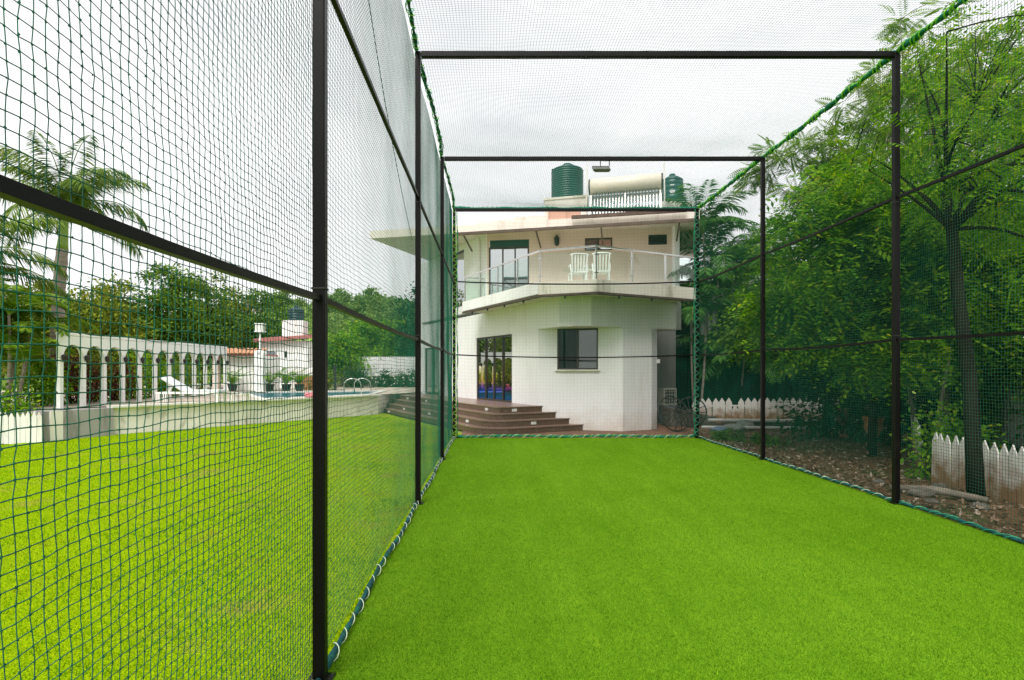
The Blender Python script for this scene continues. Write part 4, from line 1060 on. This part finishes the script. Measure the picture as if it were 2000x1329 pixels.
def areca(label, loc, stems, h, n_per, L, leafm, spread=.6, dry=0, grp=None, hang=.35, llen=.42):
    t = thing('areca_palm', label, 'palm', loc, grp); WL[t.name] = (0, 0, 0)
    for s in range(stems):
        a = 2 * math.pi * s / stems + random.uniform(-.4, .4); rr = spread * random.uniform(.2, 1); hh = h * random.uniform(.55, 1.0)
        b = np.array((rr * .35 * math.cos(a), rr * .35 * math.sin(a), 0)); tp = np.array((rr * math.cos(a), rr * math.sin(a), hh))
        P, r_ = limb(b, tp, .05, .035, .05); MB().tube(P, r_, 8).build('stem', 'palmbark', t, True)
        for k in range(n_per):
            az = 2 * math.pi * k / n_per + random.uniform(-.4, .4); e = R(random.uniform(25, 82))
            frond(t, tp, az, e, e - R(random.uniform(70, 125)), L * random.uniform(.75, 1.1), 'leaf_dry' if k < dry and s == 0 else leafm, 54, llen, .044, hang)
    return t

# -- left side: royal palm, smaller palm, trees behind the arcade
royal_palm('tall royal palm with ringed grey trunk rising behind the arcade', (-14.4, 18.6, TZ - .1), 6.45, 20, 2.95, 'leaf_palm_pale', .175, .35)
royal_palm('shorter palm at the left picture edge with drooping pale fronds', (-14.6, 15.4, 0), 4.9, 16, 2.7, 'leaf_palm_pale', .16, -.1, .9)
areca('bushy palm low at the left behind the picket fence', (-13.9, 15.9, 0), 7, 3.6, 8, 1.9, 'leaf_palm_bright', .9)
areca('second bushy palm further left behind the picket fence', (-15.6, 16.6, 0), 7, 4.6, 8, 2.0, 'leaf_palm_bright', .9)
for i, (x, y, rx, rz, lm, lab) in enumerate((
        (-13.5, 15.6, .8, .75, 'leaf_bright', 'green shrub between picket fence and grey plinth'),
        (-14.9, 15.7, 1.0, .9, 'leaf_olive', 'olive shrub behind the left picket fence'),
        (-13.7, 17.2, .7, .75, 'leaf_bright', 'green shrub seen through the first arch'),
        (-13.7, 18.4, .75, .85, 'leaf_red', 'maroon leaved shrub seen through the second arch'),
        (-13.8, 19.5, .8, .9, 'leaf_olive', 'olive green shrub seen through the third arch'),
        (-13.7, 20.5, .7, .85, 'leaf_red', 'maroon leaved shrub seen through the fourth arch'),
        (-13.8, 21.6, .85, .95, 'leaf_bright', 'bright green shrub seen through the middle arches'),
        (-13.8, 23.0, .9, .95, 'leaf_bright', 'dense green shrub behind the seventh arch'),
        (-13.9, 24.4, .9, .95, 'leaf_olive', 'yellow green shrub behind the ninth arch'),
        (-13.9, 25.8, .9, .9, 'leaf_mid', 'dark green shrub behind the last arch'))):
    bush('garden_shrub', lab, (x, y, TZ - .1 if y > 16.8 else 0), (rx, .6, rz), 1500, .14, .075, lm)
def lefttree(lab, x, y, zc, rx, rz, lm, nl=7000, ll=.26, lw=.13, seed=0):
    b = [((0, 0, zc), (rx, rx * .8, rz)), ((rx * .5, -.5, zc - rz * .35), (rx * .6, rx * .6, rz * .55)), ((-rx * .55, -.3, zc - rz * .3), (rx * .6, rx * .6, rz * .55)), ((rx * .1, 0, zc + rz * .55), (rx * .45, rx * .45, rz * .5))]
    return tree('leafy_tree', lab, (x, y, TZ - .1), b, [(0, 0, 0), (.1, 0, zc * .35), (.0, .1, zc * .75)], 70, nl, ll, lw, lm, 'bark', .36, .25, None, .16, 12)
lefttree('broad olive green tree behind the first arches', -18.5, 25, 3.0, 2.6, 2.0, 'leaf_olive', 8000, .24, .12)
lefttree('yellow green tree filling the gap behind the royal palm', -21.5, 27.0, 2.8, 2.6, 2.2, 'leaf_olive', 8000, .25, .13)
lefttree('olive green tree left of the tall rounded one behind the arcade', -20.0, 30, 3.4, 2.5, 2.5, 'leaf_olive', 8000, .24, .12)
lefttree('tall rounded dark olive tree behind the middle of the arcade', -17.6, 30, 4.0, 2.3, 2.6, 'leaf_mid', 9000, .24, .12)
lefttree('dark dense tree behind the far end of the arcade', -16.9, 33, 4.2, 2.5, 2.7, 'leaf_mid', 9000, .24, .12)
lefttree('olive tree behind the utility pole left of the outbuilding', -18.8, 38, 4.8, 2.7, 2.6, 'leaf_olive', 8000, .26, .13)
lefttree('dark bushy tree between the arcade end and the outbuilding', -15.6, 38.5, 4.2, 2.3, 2.6, 'leaf_mid', 7000, .26, .13)
lefttree('bright green spreading tree behind the white sheet fence', -9.8, 43, 3.2, 3.2, 2.0, 'leaf_bright', 8000, .28, .15)
lefttree('bright yellow green tree right behind the sheet fence', -6.6, 44, 3.0, 2.6, 1.9, 'leaf_bright', 7000, .28, .15)
lefttree('dark tree crown standing against the villa left of its eaves', -5.0, 41, 4.6, 1.8, 2.8, 'leaf_dark', 7000, .28, .14)
lefttree('low green tree right of the outbuilding', -10.2, 38.5, 2.2, 1.5, 1.5, 'leaf_bright', 5000, .26, .14)
# flower hedge
hd = bush('flower_hedge', 'dark green hedge dotted with white flowers below the sheet fence', (-6.0, 36.4, TZ - .05), (1.9, .5, .52), 4000, .14, .08, 'leaf_dark', None, 40, 'hedge')
P = np.stack([rng.uniform(-1.7, 1.7, 110), rng.uniform(-.5, -.3, 110), rng.uniform(.15, 1.05, 110)], 1)
leaf_obj('flowers', leaf_quads(P, rng.normal(0, 1, (110, 3)), .13, .13, 0), 'flower', hd)
bush('garden_shrub', 'dark shrub left of the flower hedge by the pool', (-8.4, 35.5, TZ), (.9, .6, .5), 1800, .14, .08, 'leaf_dark')
bush('garden_shrub', 'small bright shrub at the pool corner beyond the handrail', (-9.2, 31.0, TZ), (.8, .5, .55), 1500, .14, .07, 'leaf_olive')
# potted palms
for i, (x, y, h, lab) in enumerate(((-13.15, 28.6, 1.05, 'potted palm in front of the pavilion wall, leftmost of the pots'), (-11.2, 28.4, 1.35, 'tallest potted palm beside the lamp post pillar'),
                                    (-10.45, 28.7, 1.0, 'potted plant second from the right beyond the pool'), (-9.75, 28.6, .9, 'rightmost black potted plant beyond the pool'))):
    t = thing('potted_palm', lab, 'potted plant', (x, y, TZ)); WL[t.name] = (0, 0, 0)
    MB().lathe((0, 0, 0), [(.17, 0), (.23, .30), (.25, .31), (.25, .36), (.21, .36), (.2, .33)], 16).build('pot', 'pot', t)
    for k in range(13):
        e = R(random.uniform(45, 85)); frond(t, (random.uniform(-.05, .05), random.uniform(-.05, .05), .34), 2 * math.pi * k / 13, e, e - R(random.uniform(40, 90)), h * random.uniform(.7, 1.25), 'leaf_bright', 16, .26, .035, .25)

# -- hill
nx, ny = 60, 34; X, Y = np.meshgrid(np.linspace(-150, 60, nx), np.linspace(47, 190, ny), indexing='ij')
def hillz(x, y):
    k = np.clip((y - 47) / 75, 0, 1); k = k * k * (3 - 2 * k)
    return k * (13.5 + 3.0 * np.sin(x * .05 + .8) + 2.0 * np.sin(x * .13) + 1.2 * np.sin(y * .11 + x * .07)) * np.interp(x, [-150, -70, -45, -25, 60], [.7, .95, 1.05, 1.15, 1.2]) - .1
V = np.stack([X, Y, hillz(X, Y)], -1).reshape(-1, 3); I = np.arange(nx * ny).reshape(nx, ny)
F = np.stack([I[:-1, :-1], I[1:, :-1], I[1:, 1:], I[:-1, 1:]], -1).reshape(-1, 4)
link('hill', fast_mesh('hill', V, F, True), 'hill', None, 'structure')
n = 52000; x = rng.uniform(-95, 8, n); y = 48 + 85 * rng.random(n) ** .9
cl = smooth_noise(x * .22, y * .20, 2); k = cl + rng.normal(0, .25, n) > -.1; x, y = x[k], y[k]
P = np.stack([x, y, hillz(x, y) + rng.uniform(0, 1.1, len(x))], 1)
sc_ = link('hillside_scrub', fast_mesh('scrub', leaf_quads(P, rng.normal(0, 1, (len(x), 3)) + (0, 0, .5), .95, .55, .1), np.arange(4 * len(x)).reshape(-1, 4)), 'leaf_far', None, 'stuff')
tag(sc_, 'low green scrub covering the far hillside', 'scrub')
protos = []
for k in range(3):
    b = [((0, 0, 3.6), (2.4, 2.4, 1.7)), ((1.2, 0, 2.9), (1.5, 1.5, 1.2)), ((-1.2, .4, 3.0), (1.5, 1.5, 1.2)), ((.2, 0, 4.8), (1.3, 1.3, 1.1))]
    protos.append(tree('hillside_tree', 'round leafy tree among others on the far green hillside', (0, 0, 0), b, [(0, 0, 0), (.1, 0, 1.4), (0, 0, 3)], 46, 2600, .62, .36, 'leaf_far', 'bark', .5, .15, 'trees on the hillside', .2, 7, twigs=False))
def copy_tree(o, parent=None):
    c = o.copy(); col.objects.link(c); c.parent = parent
    for ch in o.children: copy_tree(ch, c)
    return c
spots = []
for i in range(46):
    px = (500, 820, 300, 700, 760, 640, 400, 420)[i % 8] + random.uniform(-70, 70); d = random.uniform(56, 118)
    spots.append(((px - 960) / 1100 * d, d))
for i, (x, y) in enumerate(sorted(spots)):
    o = protos[i] if i < 3 else copy_tree(protos[i % 3])
    o.location = (x, y, float(hillz(np.array(x), np.array(y))) - .3); s = random.uniform(.55, 1.05); o.scale = (s, s, s * random.uniform(.85, 1.1)); o.rotation_euler = (0, 0, random.uniform(0, 6.28))

# -- right side
picket_fence('picket_fence', 'white picket fence with one broken board behind the far right net', [(7.35, 20.6), (13.0, 20.9)], .245, .225, .92, 'picket_soil', (), (7,))
picket_fence('picket_fence', 'soil stained picket fence running along the right boundary wall', [(7.36, 6.6), (7.5, 9.7)], .15, .13, .88, 'picket_soil')
picket_fence('picket_fence', 'farther stained picket fence section behind the yellow green shrub', [(7.75, 10.2), (10.6, 14.2)], .15, .13, .9, 'picket_soil')
bw = thing('boundary_wall', 'mouldy grey boundary wall overgrown with creeper behind the right fence', 'wall', (10, 10, 0))
MB().prism([(8.0, 4.5), (9.1, 8.2), (12.3, 15.2), (12.5, 15.1), (9.3, 8.1), (8.2, 4.4)], -.02, 2.25).build('panel', 'boundary', bw)
MB().prism([(7.95, 4.5), (9.05, 8.22), (12.25, 15.24), (12.55, 15.06), (9.35, 8.08), (8.25, 4.38)], 2.25, 2.36).build('coping', 'boundary', bw)
def wall_pts(n):
    s = rng.random(n); x = np.where(s < .35, 8.0 + 1.1 * s / .35, 9.1 + 3.2 * (s - .35) / .65); y = np.where(s < .35, 4.5 + 3.7 * s / .35, 8.2 + 7 * (s - .35) / .65)
    return x - .05 - rng.random(n) * .15, y, rng.random(n)
x, y, q = wall_pts(9000); z = q * 2.45; k = smooth_noise(y * 1.1, z * 1.2, 5) + rng.normal(0, .3, len(z)) > .0 ; x, y, z = x[k], y[k], z[k]
V = leaf_quads(np.stack([x, y, z], 1), np.stack([rng.normal(-.6, .4, len(x)), rng.normal(-.3, .5, len(x)), rng.normal(-.7, .4, len(x))], 1), .13, .09, .3)
vo = thing('wall_creeper', 'green creeper hanging over the right boundary wall', 'creeper', (10, 10, 0)); leaf_obj('leaves', V - np.array((10, 10, 0)), 'leaf_mid', vo)
for i in range(14):
    x0, y0, q0 = wall_pts(1); MB().tube([(x0[0], y0[0], 2.4), (x0[0] - .03, y0[0] + .05, 1.4), (x0[0] - .02, y0[0] - .05, .4 + q0[0])], .008, 4).build('stem', 'bark', vo)

# near tree on the right with forked trunk
bl = [((.2, 0, 5.6), (1.5, 1.6, 1.5)), ((1.4, .2, 4.6), (1.4, 1.6, 1.6)), ((-.7, .5, 5.2), (.9, 1.0, 1.0)), ((.9, .5, 6.9), (1.0, 1.0, 1.1))]
tree('boundary_tree', 'forked tree with dark trunk beside the near right picket fence', (6.98, 8.25, -.02), bl, [(.12, 0, 0), (.08, 0, .8), (.02, 0, 1.8), (-.10, .05, 3.0), (-.17, .08, 4.0), (-.25, .1, 4.6)], 130, 1500, .40, .032, 'leaf_bright', 'bark', .32, .5, None, .115, 18, 'tree', 7, True, .5)
# large bright leafy tree, main mass
bl = [((-.6, 0, 4.4), (1.9, 1.5, 1.6)), ((.9, -.3, 4.2), (1.8, 1.6, 1.9)), ((-.2, -.2, 5.6), (1.5, 1.2, .9)), ((-1.6, .2, 3.3), (1.1, 1.0, .9)), ((.6, -.6, 2.9), (1.5, 1.2, .8)), ((-.5, -.7, 2.25), (1.6, .8, .6))]
tree('boundary_tree', 'large bright leafy tree with slim trunk spilling towards the right net', (8.5, 12.6, -.02), bl, [(0, 0, 0), (.05, 0, 1.2), (-.05, 0, 2.4), (.0, .1, 3.4)], 340, 8600, .48, .075, 'leaf_bright', 'bark', .34, .5, None, .10, 20, 'tree', 5, True, .8)
bl = [((0, 0, 4.6), (1.7, 1.5, 1.9)), ((1.5, 0, 4.0), (1.6, 1.4, 1.9)), ((.3, -.4, 2.6), (1.4, 1.0, .9)), ((.8, -.9, 2.2), (1.5, .8, .7))]
tree('boundary_tree', 'bright leafy tree in the gap between the two right hand posts', (10.4, 12.2, -.02), bl, [(0, 0, 0), (-.1, 0, 1.4), (.1, 0, 3.2)], 260, 6000, .46, .070, 'leaf_bright', 'barkpale', .34, .5, None, .09, 16, 'tree', 5, True, .8)
bl = [((0, 0, 3.6), (2.0, 1.6, 1.7)), ((1.8, .3, 3.4), (1.6, 1.4, 1.6)), ((-1.4, .2, 2.9), (1.2, 1.0, 1.1))]
tree('boundary_tree', 'dark green tree low behind the bright leafy tree', (9.6, 16.2, -.02), bl, [(0, 0, 0), (.1, 0, 1.2), (0, 0, 2.6)], 140, 14000, .2, .09, 'leaf_mid', 'bark', .36, .4, None, .13, 14)
# feathery trees rising over the others
bl = [((-1.5, 0, 8.2), (2.0, 1.5, 1.0)), ((1.2, 0, 9.6), (1.9, 1.5, 1.2)), ((.2, 0, 7.2), (2.3, 1.5, .9)), ((2.6, 0, 11.0), (1.3, 1.2, 1.0))]
tree('feathery_tree', 'airy feathery leaved tree rising above the bright tree left of the post', (11.6, 17.5, -.02), bl, [(0, 0, 0), (.1, 0, 2.5), (-.1, .1, 5.2), (.1, 0, 6.4)], 130, 2400, .55, .035, 'leaf_feather', 'barkpale', .42, .35, None, .13, 26, 'tree', 11)
bl = [((-1.0, 0, 8.2), (1.2, 1.2, 1.0)), ((1.3, 0, 8.2), (1.6, 1.4, 1.4)), ((.2, 0, 6.9), (1.6, 1.3, 1.0)), ((-.4, 0, 9.4), (.9, .9, .7)), ((2.6, 0, 7.4), (1.3, 1.2, 1.3))]
tree('feathery_tree', 'airy feathery leaved tree at the top right above the forked trunk', (10.0, 12.4, -.02), bl, [(0, 0, 0), (.0, 0, 2.0), (.15, .1, 4.2), (.1, 0, 5.6)], 110, 2000, .45, .024, 'leaf_feather', 'barkpale', .36, .35, None, .09, 24, 'tree', 11)
# palms by the far corner
areca('tall dark feather palm clump at the far right corner of the cage', (9.3, 23.4, 0), 5, 8.0, 10, 3.0, 'leaf_palm', .9, 0, None, .45, .7)
areca('palm clump with one dry hanging frond behind the far corner post', (10.9, 23.0, 0), 6, 6.8, 9, 2.8, 'leaf_palm', 1.1, 2, None, .55, .7)
areca('shorter dark palm clump beside the villa end wall', (7.75, 21.3, 0), 3, 5.6, 9, 2.0, 'leaf_palm', .45, 0, None, .5, .6)
areca('low dark palm clump above the far picket fence', (9.9, 22.7, 0), 8, 3.7, 9, 2.3, 'leaf_palm', 1.1, 0, None, .5, .6)
areca('dark palm clump right of the far picket fence', (12.6, 22.7, 0), 8, 4.2, 9, 2.4, 'leaf_palm', 1.1, 0, None, .5, .6)
# shade cloth hung behind the far fence
n = 90; V = []; F = []
for i in range(n):
    x = 7.0 + 8.2 * i / (n - 1); y = 22.0 + .10 * math.sin(i * .9) + .05 * math.sin(i * 2.3) + .15 * math.sin(i * .17)
    for z in (0, .9, 1.8, 2.7): V.append((x, y + .05 * math.sin(i * 1.3 + z), z + (.09 * math.sin(i * .35) if z > 2.5 else 0)))
for i in range(n - 1):
    for j in range(3): F.append((4 * i + j, 4 * i + 4 + j, 4 * i + 5 + j, 4 * i + 1 + j))
shc = thing('shade_cloth', 'dark green shade cloth hanging in folds behind the far fence', 'shade cloth', (11, 22, 0))
o = MB().add(V, F).build('cloth', 'cloth', shc, True); sl = o.modifiers.new('thick', 'SOLIDIFY'); sl.thickness = .006
for i in range(6): MB().tube([(7.0 + 1.6 * i, 22.3, 0), (7.0 + 1.6 * i, 22.3, 2.75)], .03, 7).build('pole', 'iron', shc)
# neighbour house
nb = thing('neighbour_house', 'pale neighbouring house glimpsed between the dark palms', 'house', (12, 27, 0))
MB().box((12.5, 28, 2.9), (11, 4, 5.8)).build('wall', 'white', nb)
MB().box((12.5, 28, 5.9), (11.6, 4.6, .2)).build('roof', 'roofslab', nb)
for x in (8.6, 11, 13.4): MB().box((x, 25.985, 4.2), (1.1, .06, 1.3)).build('window', 'darkglass', nb)
# shrubs & weeds
bush('garden_shrub', 'yellow green shrub in front of the stained right fence', (8.0, 9.9, 0), (.55, .5, .62), 1500, .13, .06, 'leaf_bright', None, 18)
bush('garden_shrub', 'dark shrub behind the clay pots', (10.0, 16.0, 0), (1.5, .8, .9), 2500, .16, .09, 'leaf_dark', None, 26)
bush('garden_shrub', 'low weeds at the far corner post foot', (6.4, 15.4, -.02), (.5, .5, .14), 900, .10, .035, 'leaf_mid', None, 20)
bush('garden_shrub', 'low weeds along the net in front of the pipes', (7.2, 14.6, -.02), (.7, .6, .12), 900, .10, .035, 'leaf_mid', None, 20)
bush('garden_shrub', 'dark shrub against the shade cloth right end', (13.0, 18.5, 0), (1.6, 1, 1.5), 3500, .2, .1, 'leaf_dark', None, 36)
bush('garden_shrub', 'large dark shrub between the clay pots and boundary wall', (11.2, 14.6, 0), (1.2, 1, 1.5), 3500, .2, .1, 'leaf_dark', None, 36)
# slim extra trunks
for (x, y, x1, z1, lab) in ((9.5, 12.4, 9.3, 4.2, 'thin pale sapling stem leaning right of the right post'), (8.9, 11.4, 9.6, 3.0, 'thin dark sapling stem crossing beside the yellow green shrub')):
    t = thing('sapling', lab, 'sapling', (x, y, -.02)); WL[t.name] = (0, 0, 0)
    P, r_ = limb((0, 0, 0), (x1 - x, .2, z1), .05, .02); MB().tube(P, r_, 7).build('trunk', 'barkpale', t, True)
    C = P[-1] + rng.normal(0, .3, (180, 3)); leaf_obj('crown', leaf_quads(C, rng.normal(0, 1, (180, 3)), .16, .06, .3), 'leaf_bright', t)
# debris on the soil
for i, (x0, y0, x1, y1, z, r_, lab) in enumerate(((7.0, 18.2, 12.3, 17.9, .30, .05, 'upper long white pipe lying on the timber stack'), (6.6, 17.7, 12.6, 17.4, .12, .045, 'lower long white pipe lying in front of the stack'))):
    o = MB().tube([(x0, y0, z), ((x0 + x1) / 2, (y0 + y1) / 2, z - .01), (x1, y1, z)], r_, 8).build('pvc_pipe', 'pipe'); tag(o, lab, 'pipe')
pl = thing('timber_stack', 'stack of grey weathered planks lying before the far picket fence', 'timber', (9.6, 18.5, 0))
for i in range(9):
    MB().box((9.7 + random.uniform(-.3, .3), 18.25 + .17 * (i % 3), .05 + .075 * (i // 3)), (5.0 - .5 * (i // 3) + random.uniform(-.4, .2), .15, .06), random.uniform(-.02, .02) - .05).build('plank', 'stone', pl)
def lump(name, label, cat, c, s, mat, seed):
    m = MB(); n, k = 12, 8; V = []; r2 = np.random.default_rng(seed)
    for i in range(k + 1):
        ph = math.pi * i / k
        for j in range(n):
            th = 2 * math.pi * j / n; rr = 1 + .22 * math.sin(3 * th + seed) * math.sin(2 * ph + seed) + r2.normal(0, .06)
            V.append((c[0] + s[0] * rr * math.sin(ph) * math.cos(th), c[1] + s[1] * rr * math.sin(ph) * math.sin(th), c[2] + s[2] * (rr * -math.cos(ph) + .75)))
    F = [(i * n + j, i * n + (j + 1) % n, (i + 1) * n + (j + 1) % n, (i + 1) * n + j) for i in range(k) for j in range(n)]
    o = m.add(V, F).build(name, mat, None, True); return tag(o, label, cat)
lump('sack', 'grey cement sack at the left end of the pipes', 'sack', (7.55, 17.6, 0), (.36, .25, .13), 'sack', 1)
lump('sack', 'pale sack slumped behind the grey one', 'sack', (8.1, 18.0, 0), (.32, .25, .17), 'sack', 2)
lump('plastic_sheet', 'crumpled blue plastic sheet beside the far corner post', 'plastic sheet', (7.0, 17.3, 0), (.26, .2, .10), 'bluesheet', 3)
lump('bowl', 'white upturned bowl resting on the timber stack', 'bowl', (11.2, 18.1, .22), (.28, .28, .18), 'plastic', 4)
for i, (x, y, s, lab) in enumerate(((6.55, 8.6, .24, 'large mossy stone left of the forked trunk'), (6.35, 8.15, .13, 'small pale stone near the turf edge'), (6.75, 7.8, .16, 'flat stone at the foot of the forked trunk'),
                                    (7.3, 9.2, .15, 'round stone behind the forked trunk'), (6.6, 9.6, .12, 'small stone beside the right post'), (7.0, 6.9, .13, 'grey stone near the close right fence'))):
    lump('field_stone', lab, 'stone', (x, y, -.03), (s * .8, s * .65, s * .33), 'stone', 10 + i)
for i, (x, y, h, lab) in enumerate(((10.05, 16.0, .85, 'taller terracotta urn at the end of the far fence'), (9.7, 14.3, .72, 'shorter terracotta urn nearer the right post'))):
    t = thing('garden_urn', lab, 'urn', (x, y, 0))
    MB().lathe((x, y, 0), [(.17, 0), (.17, .05), (.07, .14), (.09, .3 * h), (.22, .6 * h), (.20, .8 * h), (.25, .95 * h), (.25, h), (.2, h)], 20).build('body', 'terracotta', t, True)
    MB().lathe((x, y, h), [(.19, -.03), (.17, .01)], 16).build('soil_fill', 'dirt', t)
lg = MB().tube([(6.3, 8.9, .05), (6.7, 8.55, .09), (7.05, 8.0, .06)], [.05, .06, .04], 8).build('log', 'barkpale', None, True); tag(lg, 'bleached branch lying on the litter by the stones', 'log')
n = 7000; y = 4 + 14 * rng.random(n) ** 1.2; x = XR + .1 + 3.4 * rng.random(n) ** 1.3; P = np.stack([x, y, rng.uniform(-.01, .03, n)], 1)
D = rng.normal(0, 1, (n, 3)) * (1, 1, .3)
lt_ = link('leaf_litter', fast_mesh('litter', leaf_quads(P, D, .085 * rng.uniform(.35, 1.5, n), .045 * rng.uniform(.5, 1.4, n), -.1), np.arange(4 * n).reshape(-1, 4)), 'litter', None, 'stuff')
tag(lt_, 'dry brown leaf litter on the soil outside the right net', 'leaf litter')
